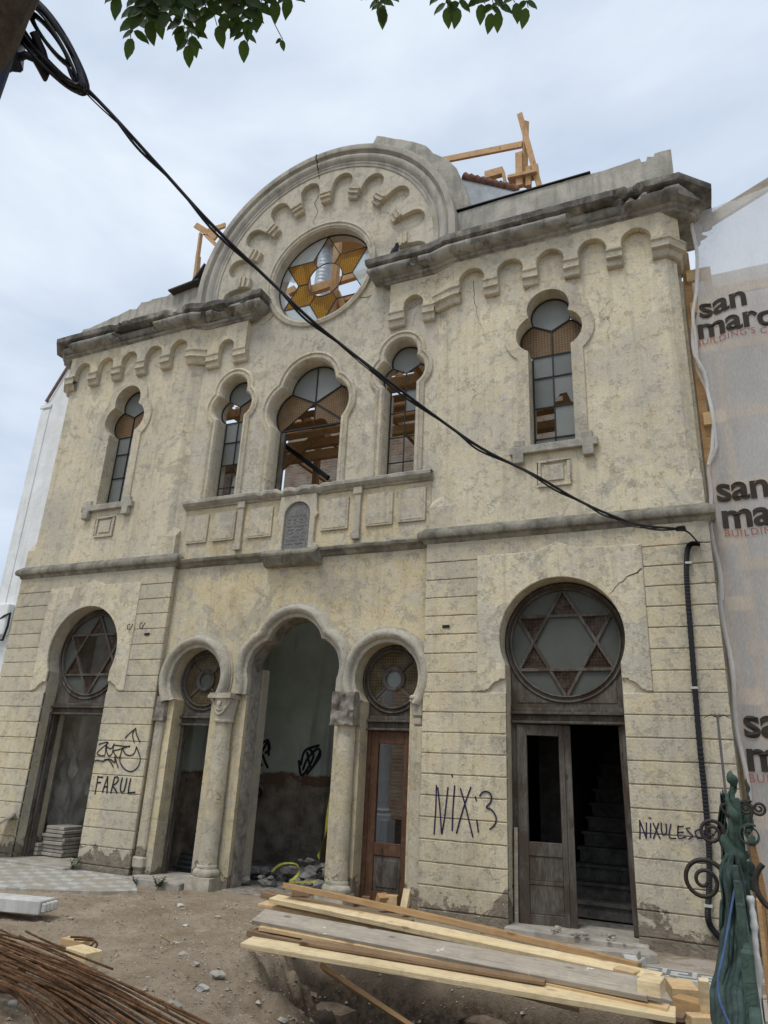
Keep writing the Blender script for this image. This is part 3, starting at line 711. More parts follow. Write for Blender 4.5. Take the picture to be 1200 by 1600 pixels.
# a through crack across the moulding
q = aty(494, 236, -.11); a0 = atan2(q.z-GZ, q.x-GX)
cr_pts = [Vector((GX+(rr)*cos(a0+.012*nz(rr*9, 3)), y, GZ+(rr)*sin(a0+.012*nz(rr*9, 3)))) for rr, y in ((2.405, YC-.12), (2.40, YC-.202), (2.37, YC-.217), (2.30, YC-.202), (2.27, YC-.146), (2.235, YC-.167), (2.195, YC-.177), (2.15, YC-.157), (2.115, YC-.13), (2.07, YC-.116), (2.0, YC-.097), (1.93, YC-.097))]
MB().tube(cr_pts, [.011, .012, .011, .01, .009, .010, .009, .009, .008, .008, .007, .005], 5).build('crack', m_simple('crack_dark', (.03, .026, .022), .95), B)
# hanging arcade of the gable
plate_in = []
NA = 10; st = radians(21.3); 
def pol(rr, a): return (GX+rr*cos(a), GZ+rr*sin(a))
inner = []
for k in range(NA):
    am = pi/2+st*(4.5-k)            # centre angle of each arch, left to right
    a0_, a1_ = am+.36*st, am-.36*st
    # arch: sides from r=1.50 up to the springing at 1.72, round top
    cr_ = Vector(pol(1.735, am)); e = Vector((cos(am), sin(am))); tn = Vector((-sin(am), cos(am)))
    rad = .185
    leg0 = Vector(pol(1.56, am))+tn*rad; leg1 = Vector(pol(1.56, am))-tn*rad
    inner.append((leg0.x, leg0.y))
    for i in range(15):
        th = pi*i/14; q = cr_+tn*rad*cos(th)+e*rad*sin(th); inner.append((q.x, q.y))
    inner.append((leg1.x, leg1.y))
outer = arc(GX, GZ, 2.03, radians(-17), radians(197), 70)
MB().prism(outer+inner, YC-.095, YC+.01).build('gable_arcade', P_UPC, B, bevel=.006)
for k in range(9):
    a = pi/2+st*(k-4); e = Vector((cos(a), sin(a))); tn = Vector((-sin(a), cos(a))); m_ = MB()
    for (r0, r1, yy, wd) in ((1.55, 1.585, .13, .105), (1.50, 1.55, .108, .098), (1.475, 1.50, .122, .10), (1.40, 1.475, .08, .09)):
        pl = [Vector(pol(0, 0))+e*rr+tn*w_ for rr, w_ in ((r0, -wd), (r0, wd), (r1, wd), (r1, -wd))]
        m_.prism([(q.x, q.y) for q in pl], YC-yy, YC+.01)
    m_.build('gable_corbel', P_TRIM, B, bevel=.004)
# broken masonry behind the right shoulder of the gable
sp_px = [(590, 213), (600, 214), (645, 222), (665, 228), (677, 240), (700, 250), (714, 264), (722, 282), (733, 313), (740, 326), (705, 334), (702, 352)]
pts = [(q.x, q.z) for q in (aty(a, b, .18) for a, b in sp_px)]
pts = pts+[(2.55, 8.95), (1.9, 8.95)]+arc(GX, GZ, 2.2, 0.0, radians(75), 20)
d_ = []
for i in range(len(pts)):
    a, b = Vector(pts[i]), Vector(pts[(i+1) % len(pts)])
    n_ = max(1, int((b-a).length/.12)) if i < 11 else 1
    for k in range(n_):
        q = a.lerp(b, k/n_)
        if i < 11 and k: q = q+Vector((.02*nz(q.x*7, q.y*7), .025*nz(q.x*7, q.y*7, 5)))
        d_.append((q.x, q.y))
MB().prism(d_, .16, .50).build('gable_shoulder', ST_PAR, B, bevel=.01)
# rose window
arcsweep('rose_moulding', [(1.03, YC), (1.02, YC-.035), (.985, YC-.045), (.97, YC-.02), (.955, YC-.03), (.93, YC-.025), (.905, YC+.01), (.895, YC+.02), (.895, YC+.2)], 0, 2*pi, P_UPC, n=72, cx=GX-.02, cz=9.17, closed=True)
RX, RZ, RR = GX-.02, 9.17, .885; YG = YC+.17
rw = MB()
def pr_(rr, deg): a = radians(deg); return (RX+rr*cos(a), RZ+rr*sin(a))
def lead(m_, p, q, w_=.016, y=YG): m_.bar((p[0], y, p[1]), (q[0], y, q[1]), w_, w_, (0, 1, 0))
ri, rc_ = RR/sqrt(3), .325
for k in range(6):
    tip = pr_(RR, 30+60*k); i0 = pr_(ri, 60*k); i1 = pr_(ri, 60*k+60)
    lead(rw, tip, i0); lead(rw, tip, i1); lead(rw, i0, pr_(rc_, 60*k))
circ = arc(RX, RZ, rc_, 0, 2*pi, 40)
rw.tube([(a, YG, b) for a, b in circ], .009, 6); rw.tube([(a, YG, b) for a, b in arc(RX, RZ, RR, 0, 2*pi, 48)], .014, 6)
ROSE = lab(rw.build('rose_window', I_BLK, B), 'round gable window with six pointed star leading, several panes missing')
def pane(poly, mat, par, y, label=None, name='pane'):
    o = MB().prism(poly, y-.003, y+.003).build(name, mat, par)
    if label: o['label'] = label
    return o
for k, ok in ((2, 1), (3, 1), (4, 1), (0, 1)):     # amber kites by tip angle 30+60k
    tip = pr_(RR-.01, 30+60*k); a_ = arc(RX, RZ, rc_+.005, radians(60*k+60), radians(60*k), 8)
    pane([tip, pr_(ri, 60*k+60)]+a_+[pr_(ri, 60*k)], G_AMB, ROSE, YG, 'amber glass pane with a fine grid')
def seg(k, a0=0, a1=60):                           # clear pane between tips 30+60k and 90+60k
    return [pr_(RR-.008, 30+60*k+a) for a in range(a0, a1+1, 6)]
pane(seg(1)+[pr_(ri, 120)], G_CLRR, ROSE, YG); pane(seg(5)+[pr_(ri, 0)], G_CLRR, ROSE, YG); pane(seg(3)+[pr_(ri, 240)], G_CLRR, ROSE, YG)
pane(seg(2, 30, 60)+[pr_(.66, 200), pr_(.70, 190), pr_(.8, 186)], G_CLRR, ROSE, YG, 'broken lower piece of a clear pane')
pane(seg(2, 0, 18)+[pr_(.72, 168), pr_(ri+.1, 172), pr_(ri+.08, 168)], G_CLRR, ROSE, YG, 'broken upper piece of a clear pane')

# cracks: narrow dark strips laid just proud of the plaster face
BLKCR = m_simple('crack_dark_strip', (.035, .03, .025), .95)
def ribbon(m_, pts, w_, y, jit=0.0, sub=1):
    P = [Vector((a, y, b)) for a, b in pts]
    if sub > 1 or jit:
        Q = []
        for a, b in zip(P, P[1:]):
            n_ = max(1, int((b-a).length/.035))
            for k in range(n_):
                q = a.lerp(b, k/n_); q.x += jit*nz(q.x*25, q.z*25); q.z += jit*nz(q.x*25, q.z*25, 9); Q.append(q)
        P = Q+[P[-1]]
    V = []; F = []
    for i, p in enumerate(P):
        d = P[min(i+1, len(P)-1)]-P[max(i-1, 0)]; d = d.normalized() if d.length > 1e-6 else Vector((1, 0, 0))
        nn_ = Vector((-d.z, 0, d.x)); ww = w_(i/(len(P)-1)) if callable(w_) else w_
        V += [p-nn_*ww/2, p+nn_*ww/2]
    F = [(2*i, 2*i+1, 2*i+3, 2*i+2) for i in range(len(P)-1)]
    m_.add(V, F); return m_
def crack(px, y, w_=.012, jit=.03):
    pts = [(q.x, q.z) for q in (aty(a, b, y) for a, b in px)]
    ribbon(MB(), pts, lambda t_: w_*(1-.75*t_)*(1+.5*nz(t_*30, 2)), y, jit, 2).build('crack', BLKCR, B)
crack([(498, 305), (492, 318), (497, 332), (489, 345), (498, 360)], YC-.003, .012)
crack([(580, 463), (560, 466), (578, 465)], YC-.003, .01)
crack([(430, 490), (415, 505), (405, 508)], YC-.003, .012)
crack([(1005, 888), (985, 900), (968, 912), (950, 930)], -.017, .014)
crack([(740, 440), (741, 470), (748, 500), (758, 530)], -.003, .008)
crack([(1003, 345), (1000, 362), (1010, 372)], -.093, .008)

# ---------------- windows
def bars_tre(tr, y, w_=.018, rows=(), vtop=None, zv=0, zh=0, extra=()):
    m_ = MB(); a, b, c_ = tr.parts(-.02)
    ol = tr.outline(-.02)
    m_.tube([(x, y, z) for x, z in ol], .011, 6)
    lead(m_, b[0], (tr.cx, zv), w_, y); lead(m_, b[-1], (tr.cx, zv), w_, y)
    for p, q in extra: lead(m_, p, q, w_, y)
    return m_, a, b, c_
def bay_window(tr, missing, label):
    y = .2; s_ = 1
    zc_ = tr.top[0]; zv = zc_-.24; zj = tr.parts(-.02)[2][-1][1]; zh = zj
    hw = tr.hw-.02
    rows = [zh, zh-.33, zh-.78, zh-1.23, 5.40]
    ex = [((tr.cx-hw, z), (tr.cx+hw, z)) for z in rows[:-1]]+[((tr.cx, zv), (tr.cx, 5.42))]
    m_, a, b, c_ = bars_tre(tr, y, .016, zv=zv, extra=ex)
    W = lab(m_.build('window', I_BLK, B), label)
    pane(b+[(tr.cx, zv)], G_CLR, W, y+.012)
    for side, lb in ((0, a), (1, c_)):
        if side == 0: poly_ = lb+[(tr.cx, zv), (tr.cx, zh)]
        else: poly_ = lb+[(tr.cx, zh), (tr.cx, zv)]
        pane(poly_, G_AMBD, W, y+.012, 'amber lobe pane in its unlit tone')
    for r_ in range(4):
        for cidx in range(2):
            x0, x1 = (tr.cx-hw, tr.cx) if cidx == 0 else (tr.cx, tr.cx+hw)
            key = (r_, cidx); z1, z0 = rows[r_], rows[r_+1]
            if key in missing:
                if missing[key] is None: continue
                pane([(x0+(x1-x0)*u_, z0+(z1-z0)*v_) for u_, v_ in missing[key]], G_CLR, W, y+.012, 'broken clear pane'); continue
            pane([(x0, z0), (x1, z0), (x1, z1), (x0, z1)], G_CLR, W, y+.012)
    return W
bay_window(winL, {}, 'left corner bay upper window, all panes whole')
bay_window(winR, {(2, 0): None, (1, 1): [(0, 0), (.05, .22), (.3, .40), (.62, .42), (.8, .1), (1, .05), (1, 1), (0, 1)]}, 'right corner bay upper window with one pane gone')
YW = YC+.22
def mid_small(tr, plan, label):
    zv = tr.top[0]-.21; zj = tr.parts(-.02)[2][-1][1]; hw = tr.hw-.02
    rows = [zj, zj-.36, zj-.76, zj-1.16, tr.z0]
    ex = [((tr.cx-hw, z), (tr.cx+hw, z)) for z in rows[:-1]]+[((tr.cx, zv), (tr.cx, tr.z0))]
    m_, a, b, c_ = bars_tre(tr, YW, .014, zv=zv, extra=ex)
    W = lab(m_.build('window', I_BLK, B), label)
    pane(b+[(tr.cx, zv)], G_CLR, W, YW+.012)
    if 'aL' in plan: pane(a+[(tr.cx, zv), (tr.cx, zj)], G_AMBD, W, YW+.012, 'amber lobe pane in its unlit tone')
    if 'aR' in plan: pane(c_+[(tr.cx, zj), (tr.cx, zv)], G_AMBD, W, YW+.012, 'amber lobe pane in its unlit tone')
    for key in plan:
        if isinstance(key, tuple):
            r_, ci_ = key[:2]; x0, x1 = (tr.cx-hw, tr.cx) if ci_ == 0 else (tr.cx, tr.cx+hw); z1, z0 = rows[r_], rows[r_+1]
            sh = key[2] if len(key) > 2 else [(0, 0), (1, 0), (1, 1), (0, 1)]
            pane([(x0+(x1-x0)*u_, z0+(z1-z0)*v_) for u_, v_ in sh], G_CLR, W, YW+.012)
mid_small(wl_, ['aR', (0, 0), (0, 1), (1, 0), (1, 1), (2, 1, [(0, 0), (1, 0), (1, 1), (.8, .7), (.2, .45)]), (3, 1)], 'narrow trefoil window left of the wide one, lower panes broken')
mid_small(wr_, [(0, 1)], 'narrow trefoil window right of the wide one, nearly all glass gone')
a, b, c_ = wm.parts(-.02); m_ = MB(); zv = 6.86; zj = 6.42; hwm = wm.hw-.02
m_.tube([(x, YW, z) for x, z in wm.outline(-.02)], .012, 6)
bl, br_ = a[0], c_[-1]
lead(m_, b[0], (wm.cx, zv), .016, YW); lead(m_, b[-1], (wm.cx, zv), .016, YW); lead(m_, (wm.cx, wm.top[0]+wm.top[1]-.03), (wm.cx, zv), .016, YW)
lead(m_, bl, (wm.cx, zv), .016, YW); lead(m_, br_, (wm.cx, zv), .016, YW); lead(m_, bl, br_, .03, YW); lead(m_, (wm.cx, zv), (wm.cx, bl[1]), .01, YW)
W = lab(m_.build('window', I_BLK, B), 'wide central trefoil window with only its top panes left')
h_ = len(b)//2
pane(b[:h_+1]+[(wm.cx, zv)], G_CLR, W, YW+.013); pane(b[h_:]+[(wm.cx, zv)], G_CLR, W, YW+.013)
pane(a+[(wm.cx, zv)], G_AMBD, W, YW+.013, 'amber lobe pane in its unlit tone'); pane(c_+[(wm.cx, zv)], G_AMBD, W, YW+.013, 'amber lobe pane in its unlit tone')
pane([(wm.cx, zv-.02), (wm.cx, zv-.30), (wm.cx+.1, zv-.27), (wm.cx+.2, zv-.32), (wm.cx+.25, zv-.40), br_], G_AMBD, W, YW+.013, 'broken amber pane')
MB().box(wm.cx-wm.hw+.03, wm.cx-wm.hw+.10, YW-.01, YW+.04, 5.33, bl[1]-.02).build('frame_post', W_GREYD, W)
# moulded frames of the three centre windows
for tr in (wm, wl_, wr_):
    m_ = MB(); sweep(m_, tr, [(.135, YC), (.125, YC-.03), (.09, YC-.045), (.07, YC-.02), (.055, YC-.03), (.02, YC-.025), (-.004, YC+.01), (-.004, YW+.02)])
    m_.build('window_moulding', P_TRIM, B, smooth=35)

# ---------------- parapet panel band between storeys
m_ = MB(); rows = []
prof = [(YC+.3, 5.33), (YC-.10, 5.325), (YC-.115, 5.31), (YC-.115, 5.265), (YC-.10, 5.25), (YC-.085, 5.225), (YC-.045, 5.21), (YC-.04, 5.19), (YC, 5.18)]
rows = []
for y, z in prof:
    row = []
    for i in range(90):
        x = -2.12+4.17*i/89; d = .005*nz(x*4, z*9)+.006*nz(x*17, z*20)
        br = sstep(.1, .35, 1-abs((x+.1)/.8))*.035*max(0, nz(x*8, z*3, 2)+.2*nz(x*25, z*9, 1)+.1)
        row.append((x, y+br*1.4+d*.5, z+d-br))
    rows.append(row)
m_.strip(rows).build('parapet_sill', ST_SILL, B, smooth=40)
fy = YC-.03
MB().box(-2.10, 2.03, fy+.022, YC+.01, 4.34, 5.19).build('panel_band', P_CEN, B)
for (x0, x1, z0, z1) in ((-2.02, -1.63, 4.62, 5.08), (-1.52, -1.12, 4.62, 5.08), (-.87, -.46, 4.61, 5.08), (.37, .80, 4.61, 5.09), (1.08, 1.48, 4.61, 5.09), (1.56, 1.96, 4.62, 5.10)):
    p_ = MB(); p_.box(x0, x1, fy-.008, fy+.022, z0, z1)
    MB().box(x0+.03, x1-.03, fy-.014, fy-.006, z0+.03, z1-.03).build('panel_field', P_TRIM, B, bevel=.006)
    p_.build('relief_panel', P_TRIM, B, bevel=.008)
for x in (-1.02, .945):
    p_ = MB(); p_.box(x-.05, x+.05, fy-.03, fy+.02, 4.50, 5.20); p_.box(x-.065, x+.065, fy-.045, fy+.0, 5.10, 5.21); p_.box(x-.06, x+.06, fy-.045, fy+.01, 4.44, 4.51)
    p_.build('panel_pilaster', P_TRIM, B, bevel=.006)
# plaque niche
nx = -.02
p_ = MB(); p_.prism([(nx-.36, 4.33), (nx+.37, 4.33), (nx+.37, 4.42), (nx+.30, 4.45), (nx+.30, 4.82), (nx+.345, 4.88), (nx+.32, 4.93), (nx+.30, 5.20), (nx-.30, 5.20), (nx-.32, 4.93), (nx-.345, 4.88), (nx-.30, 4.82), (nx-.30, 4.45), (nx-.36, 4.42)], fy-.03, fy+.02,
    [[(nx-.215, 4.36)]+[(nx+.215*cos(pi-pi*i/16), 4.885+.21*sin(pi*i/16)) for i in range(17)]+[(nx+.215, 4.36)]])
p_.build('plaque_frame', P_TRIM, B, bevel=.008)
PLQ = MB().prism([(nx-.21, 4.37)]+[(nx+.21*cos(pi-pi*i/16), 4.885+.205*sin(pi*i/16)) for i in range(17)]+[(nx+.21, 4.37)], fy+.0, fy+.03).build('memorial_plaque', ST_PLAQ, B)
tx = MB()
for r_ in range(9):
    x = nx-.15
    while x < nx+.14:
        w_ = random.uniform(.012, .03)
        if random.random() < .75: tx.box(x, x+w_, fy-.0035, fy+.001, 4.45+r_*.053, 4.45+r_*.053+random.uniform(.014, .024))
        x += w_+.012
lab(tx.build('worn_lettering', m_simple('worn_letters', (.12, .12, .115), .9), PLQ), 'illegible worn raised lettering')
# lower moulding of the band with step down under the plaque
LP = [(.0, 4.235), (.02, 4.25), (.035, 4.285), (.09, 4.31), (.10, 4.345), (.06, 4.37), (.0, 4.385)]
sweep_path([(-2.12, YC-.01), (nx-.44, YC-.01)], LP, 1, 'band_moulding', ST_STR, .008)
sweep_path([(nx+.44, YC-.01), (2.03, YC-.01)], LP, 1, 'band_moulding', ST_STR, .008)
p_ = MB(); p_.prism([(.09, 4.33), (-.03, 4.36), (-.085, 4.31), (-.11, 4.30), (-.11, 4.26), (-.07, 4.21), (-.03, 4.16), (.0, 4.13), (.09, 4.12)], nx-.45, nx+.45, axes='yz')
p_.jitter(.01, 8).build('plaque_bracket', ST_STR, B, bevel=.01)

# ---------------- centre, lower wall with three openings
big = Tre(.10, .69, -.1, (2.95, .455), (.32, 2.71, .40))
ls = Horse(-1.49, .33, .0, 2.58, .44); rs = Horse(1.49, .33, .0, 2.58, .44)
def foot(o): return [(o[0][0], -.2)]+o[1:-1]+[(o[-1][0], -.2)]
bo = foot(big.outline()); lo = foot(ls.outline()); ro = foot(rs.outline())
poly = [(-2.13, -.2)]+lo+bo+ro+[(2.03, -.2), (2.03, 4.35), (-2.13, 4.35)]
MB().prism(poly, YC, YC+.30).build('lower_centre_wall', P_CEN, B)
# archivolts: fat rolls
ROLL_P = [(.205, YC+.005), (.20, YC-.018), (.178, YC-.022), (.174, YC-.045), (.165, YC-.05), (.155, YC-.085), (.13, YC-.118), (.10, YC-.128), (.07, YC-.118), (.045, YC-.085), (.038, YC-.05), (.03, YC-.046), (.012, YC-.044), (-.005, YC-.03), (-.005, YC+.06)]
def upper_only(sh, zmin, n=14):
    rows_ = []
    for o_, y in ROLL_P:
        pts_ = [q for q in sh.outline(o_, n)[1:-1]]
        lo_, hi_ = pts_[0], pts_[-1]
        pts_ = [(lo_[0], min(zmin, lo_[1]))]+pts_+[(hi_[0], min(zmin, hi_[1]))]
        row = []
        for x, z in pts_:
            d = .005*nz(x*7, z*7, o_*20)+.004*nz(x*25, z*25, 4)
            row.append((x+d, y+d*.6, z+d))
        rows_.append(row)
    return MB().strip(rows_)
upper_only(big, 2.36).build('archivolt', P_ARCH, B, smooth=38)
rv = MB().strip([[(x, y+.012*nz(x*9, z*9, y*9), z) for x, z in big.outline(-.008-.018*(y > YC+.1)+.0, 20)] for y in (YC+.07, YC+.13, YC+.20, YC+.29)]); rv.build('arch_reveal', ST_ROUGH, B, smooth=60)
upper_only(ls, 2.36, 30).build('archivolt', P_ARCH, B, smooth=45)
upper_only(rs, 2.36, 30).build('archivolt', P_ARCH, B, smooth=45)
# columns
def column(cx, kind, cr0):
    m_ = MB(); y = YC-.05
    sh_ = []
    for i in range(26):
        z = .22+1.79*i/25; sh_.append((cr0-.012*i/25+.004*nz(z*3, cx), z))
    m_.lathe(sh_, cx, y, 22, pi, 2*pi)
    m_.jitter(.009, 7)
    C_ = m_.build('column', P_COL, B, smooth=50)
    kk = cr0/.152
    b_ = MB(); b_.lathe([(q*kk, z) for q, z in [(.152, .25), (.165, .245), (.172, .225), (.165, .205), (.185, .20), (.205, .175), (.21, .15), (.20, .125), (.185, .115)]], cx, y, 24, pi, 2*pi)
    b_.box(cx-.185, cx+.185, y-.20, y+.08, -.15, .115)
    b_.jitter(.008, 9).build('column_base', CAPB, C_, smooth=35)
    if kind == 'carved':
        k_ = MB(); k_.lathe([(q*.88, z) for q, z in [(.15, 1.99), (.165, 1.985), (.17, 2.005), (.155, 2.02), (.158, 2.06), (.17, 2.13), (.192, 2.22), (.20, 2.29)]], cx, y, 24, pi, 2*pi)
        k_.box(cx-.185, cx+.185, y-.20, y+.05, 2.29, 2.335); k_.box(cx-.17, cx+.17, y-.185, y+.05, 2.335, 2.36)
        # swag and rosette
        for dr, rad in ((.188, .018), (.182, .011)):
            pts_ = []
            for i in range(17):
                u_ = -1+2*i/16; a = 1.5*pi+u_*.85; z = 2.275-.19*(1-u_*u_)*(1 if rad > .015 else .72)
                rr = dr-.03*(2.3-z)/.2
                pts_.append((cx+rr*cos(a), y+rr*sin(a), z))
            k_.tube(pts_, rad, 6)
        k_.rock((cx, y-.182, 2.225), .032, (1, .6, 1), 1.0)
        for u_ in (-.8, .8): k_.rock((cx+.19*sin(u_), y-.19*cos(u_)-.005, 2.27), .03, (1, .7, 1), 2.0)
        k_.jitter(.006, 12).build('capital', CAPB, C_, smooth=45)
    else:
        k_ = MB(); n_ = 14
        for zz in range(1):
            rows_ = []
            for i in range(n_+1):
                z = 1.99+.39*i/n_; row = []
                for j in range(25):
                    u_ = j/24
                    if u_ < .25: x, yy = cx-.155, y-.165*(u_/.25)
                    elif u_ < .75: x, yy = cx-.155+.31*(u_-.25)/.5, y-.165
                    else: x, yy = cx+.155, y-.165*(1-(u_-.75)/.25)
                    d = .045*nz(x*10, z*10, yy*9)+.035*nz(x*28, z*28, yy*26)
                    row.append((x+d*.5, yy-d, z))
                rows_.append(row)
            k_.strip(rows_)
            k_.f.append(tuple(range(25))); k_.f.append(tuple(range(n_*25, n_*25+25))[::-1])
        k_.box(cx-.165, cx+.165, y-.17, y+.02, 1.975, 1.992)
        lab(k_.build('capital', ST_ROUGH, C_, smooth=60), 'bare rubble core where the carved capital has fallen away')
column(-.865, 'carved', .134); column(.995, 'rough', .130)
# stubs of half columns against the bays
def half(cx, kind):
    m_ = MB(); m_.box(cx-.08, cx+.08, YC-.05, YC+.05, -.1, 2.0)
    H = m_.jitter(.01, 5).build('wall_pilaster', P_COL, B, bevel=.02)
    k_ = MB()
    if kind == 'rough':
        k_.box(cx-.085, cx+.085, YC-.07, YC+.04, 2.03, 2.33); k_.jitter(.02, 14)
        k_.box(cx-.105, cx+.10, YC-.09, YC+.04, 1.99, 2.03); k_.build('capital', ST_ROUGH, H)
        MB().box(cx-.09, cx+.09, YC-.075, YC+.04, .10, .24).jitter(.015, 9).build('column_base', CAPB, H, bevel=.02)
    else:
        k_.box(cx-.10, cx+.08, YC-.10, YC+.03, 2.30, 2.355); k_.box(cx-.07, cx+.07, YC-.075, YC+.03, 2.1, 2.3); k_.box(cx-.055, cx+.06, YC-.06, YC+.03, 2.0, 2.1)
        k_.build('capital', CAPB, H, bevel=.02)
half(-2.01, 'rough'); half(1.94, 'carved')

# ---------------- joinery
def wood_circle_frame(cx, zc, r, hw, z0, y, mat, parent, sp=.04):
    """timber fill of a horseshoe head: posts, ring, spandrel boards, moulded transom at its foot"""
    f = MB()
    o = Horse(cx, hw-.005, z0, zc, r-.005).outline()
    hole = arc(cx, zc, r-.09, 0, 2*pi, 40)[:-1]
    f.prism([(o[0][0], z0)]+o[1:-1]+[(o[-1][0], z0)], y, y+.05, [hole])
    F = f.build('arch_frame', mat, parent, bevel=.004)
    pr0 = F if parent is B else parent
    for (rr, yy, th) in ((r-.022, y-.008, .016), (r-.078, y-.012, .014)):
        MB().tube([(a, yy, b) for a, b in arc(cx, zc, rr, 0, 2*pi, 48)], th, 6).build('ring_moulding', mat, pr0, smooth=60)
    return F
def transom(cx, hw, z0, y, mat, parent):
    t_ = MB(); t_.box(cx-hw, cx+hw, y-.03, y+.05, z0, z0+.045); t_.box(cx-hw-.01, cx+hw+.01, y-.07, y+.05, z0-.03, z0); t_.box(cx-hw, cx+hw, y-.015, y+.05, z0-.10, z0-.03); t_.box(cx-hw-.01, cx+hw+.01, y-.06, y+.05, z0-.13, z0-.10)
    return t_.build('transom', mat, parent, bevel=.006)
def star_light(cx, zc, r, y, mat, parent, missing_centre):
    s_ = MB(); R_ = r
    def q(rr, deg): a = radians(deg); return (cx+rr*cos(a), zc+rr*sin(a))
    for tri in ((90, 210, 330), (30, 150, 270)):
        s_ = MB()
        for i in range(3):
            a_, b_ = q(R_, tri[i]), q(R_, tri[(i+1) % 3]); off = .004 if tri[0] == 30 else 0
            s_.bar((a_[0], y+off, a_[1]), (b_[0], y+off, b_[1]), .036, .045, (0, 1, 0))
        s_.build('triangle_glazing_bars', mat, parent, bevel=.004)
    ST = parent
    ri_ = R_/sqrt(3)
    gy_ = y+.012
    if not missing_centre: pane([q(ri_, 60*k) for k in range(6)], G_DK, ST, gy_)
    for k in range(6):
        pane([q(R_, 30+60*k), q(ri_, 60+60*k), q(ri_, 60*k)], G_BRN, ST, gy_, 'dark brown patterned pane')
        pane([q(R_+.0, 30+60*k+a) for a in range(0, 61, 6)]+[q(ri_, 60+60*k)], G_DK, ST, gy_)
    return ST
def big_door(s):
    cx = s*3.685; y = .24
    wm_ = W_GREYD if s > 0 else W_DOOR
    DR = lab(wood_circle_frame(cx, 2.99, .71, .645, 2.235, y, wm_, B), 'right bay doorway joinery with a half open leaf' if s > 0 else 'left bay doorway joinery with the leaf missing')
    DR.name = 'door'
    for q in (-1, 1): MB().box(*sorted((cx+q*.645, cx+q*.575)), y-.01, y+.10, .03, 2.26).build('door_post', wm_, DR, bevel=.006)
    if s < 0: MB().box(cx-.66, cx-.60, y-.05, y-.01, .03, 2.08).build('jamb_post', wm_, DR, bevel=.006)
    transom(cx, .62, 2.19, y, W_GREYD, DR)
    star_light(cx, 2.985, .632, y+.02, W_GREYD, DR, s < 0)
    if s > 0:
        # spandrel panels
        for q in (-1, 1):
            sp_ = MB().prism([(cx+q*.56, 2.29), (cx+q*.56, 2.56), (cx+q*.44, 2.47), (cx+q*.30, 2.36), (cx+q*.16, 2.29)], y-.008, y+.01)
            sp_.build('spandrel_panel', W_GREYD, DR, bevel=.006)
        # leaf, swung a little inwards
        lf = MB(); W_ = .60; H_ = 2.03
        def bx(x0, x1, y0, y1, z0, z1):
            lf.box(x0, x1, y0, y1, z0, z1)
        bx(0, .11, 0, .045, 0, H_); bx(W_-.13, W_, 0, .045, 0, H_); bx(.11, W_-.13, 0, .045, H_-.12, H_); bx(.11, W_-.13, 0, .045, .66, .80); bx(.11, W_-.13, 0, .045, 0, .10)
        bx(.11, W_-.13, .012, .03, .10, .38); bx(.11, W_-.13, .012, .03, .42, .66); bx(.11, W_-.13, 0.006, .04, .38, .42)
        bx(W_-.10, W_-.075, -.015, 0, 0, H_)
        ang = radians(10); ca, sa = cos(ang), sin(ang)
        lf.v = [(cx-.575+x*ca-yy*sa, y+.02+x*sa+yy*ca-.06, z+.02) for x, yy, z in lf.v]
        lab(lf.build('door_leaf', W_GREYD, DR, bevel=.006), 'weathered leaf with its glass gone, standing ajar')
        # strip of torn timber at the left jamb
        MB().bar((cx-.61, y-.03, -.02), (cx-.60, y-.03, .95), .05, .04).build('loose_strip', W_GREY, DR, bevel=.004)
        MB().bar((cx+.60, y+.03, -.02), (cx+.575, y+.02, 2.05), .06, .05).build('jamb_post', W_GREYD, DR, bevel=.004)
big_door(-1); big_door(1)
def small_door(s):
    cx = s*1.49; y = YC+.22
    mat = W_RED if s > 0 else W_DOOR
    DR = lab(wood_circle_frame(cx, 2.58, .44, .33, 2.12, y, W_DOOR, B), 'small right doorway joinery with closed red brown leaf' if s > 0 else 'small left doorway joinery with the leaf missing')
    DR.name = 'door'
    for q in (-1, 1): MB().box(*sorted((cx+q*.33, cx+q*.275)), y-.01, y+.07, .03, 2.12).build('door_post', mat, DR, bevel=.005)
    transom(cx, .32, 2.075, y, W_GREYD if s > 0 else W_DOOR, DR)
    oc = MB(); O = DR
    for rr, th in ((.135, .026), (.115, .014)): oc.tube([(a, y+.0, b) for a, b in arc(cx, 2.58, rr, 0, 2*pi, 32)], th, 6)
    for k in range(4):
        a = radians(45+90*k); oc.bar((cx+.14*cos(a), y+.01, 2.58+.14*sin(a)), (cx+.352*cos(a), y+.01, 2.58+.33*sin(a)), .028, .03, (0, 1, 0))
    oc.build('oculus_bars', W_DOOR, DR, smooth=50)
    pane(arc(cx, 2.58, .125, 0, 2*pi, 24)[:-1], G_CLR if s > 0 else G_DK, O, y+.02)
    for k in range(4):
        a0, a1 = radians(45+90*k), radians(135+90*k)
        if s > 0 and k == 2:
            continue
        pane([(q) for q in arc(cx, 2.58, .352, a0, a1, 10)]+[(q) for q in arc(cx, 2.58, .135, a1, a0, 6)], G_OCH, O, y+.02, 'ochre patterned pane')
    if s > 0:
        x0, x1 = cx-.275, cx+.275; l_ = MB()
        l_.box(x0, x0+.10, y+.0, y+.04, .02, 1.94); l_.box(x1-.10, x1, y, y+.04, .02, 1.94); l_.box(x0+.10, x1-.10, y, y+.04, 1.79, 1.94); l_.box(x0+.10, x1-.10, y, y+.04, .52, .66); l_.box(x0+.10, x1-.10, y, y+.04, .02, .14)
        LF = lab(l_.build('door_leaf', W_RED, DR, bevel=.005), 'closed red brown leaf with an empty glazed opening')
        p_ = MB(); p_.box(x0+.10, x1-.10, y+.012, y+.03, .14, .52); p_.box(x0+.135, x1-.135, y+.002, y+.02, .18, .48)
        p_.build('door_panel', W_DOOR, DR, bevel=.008)
small_door(-1); small_door(1)

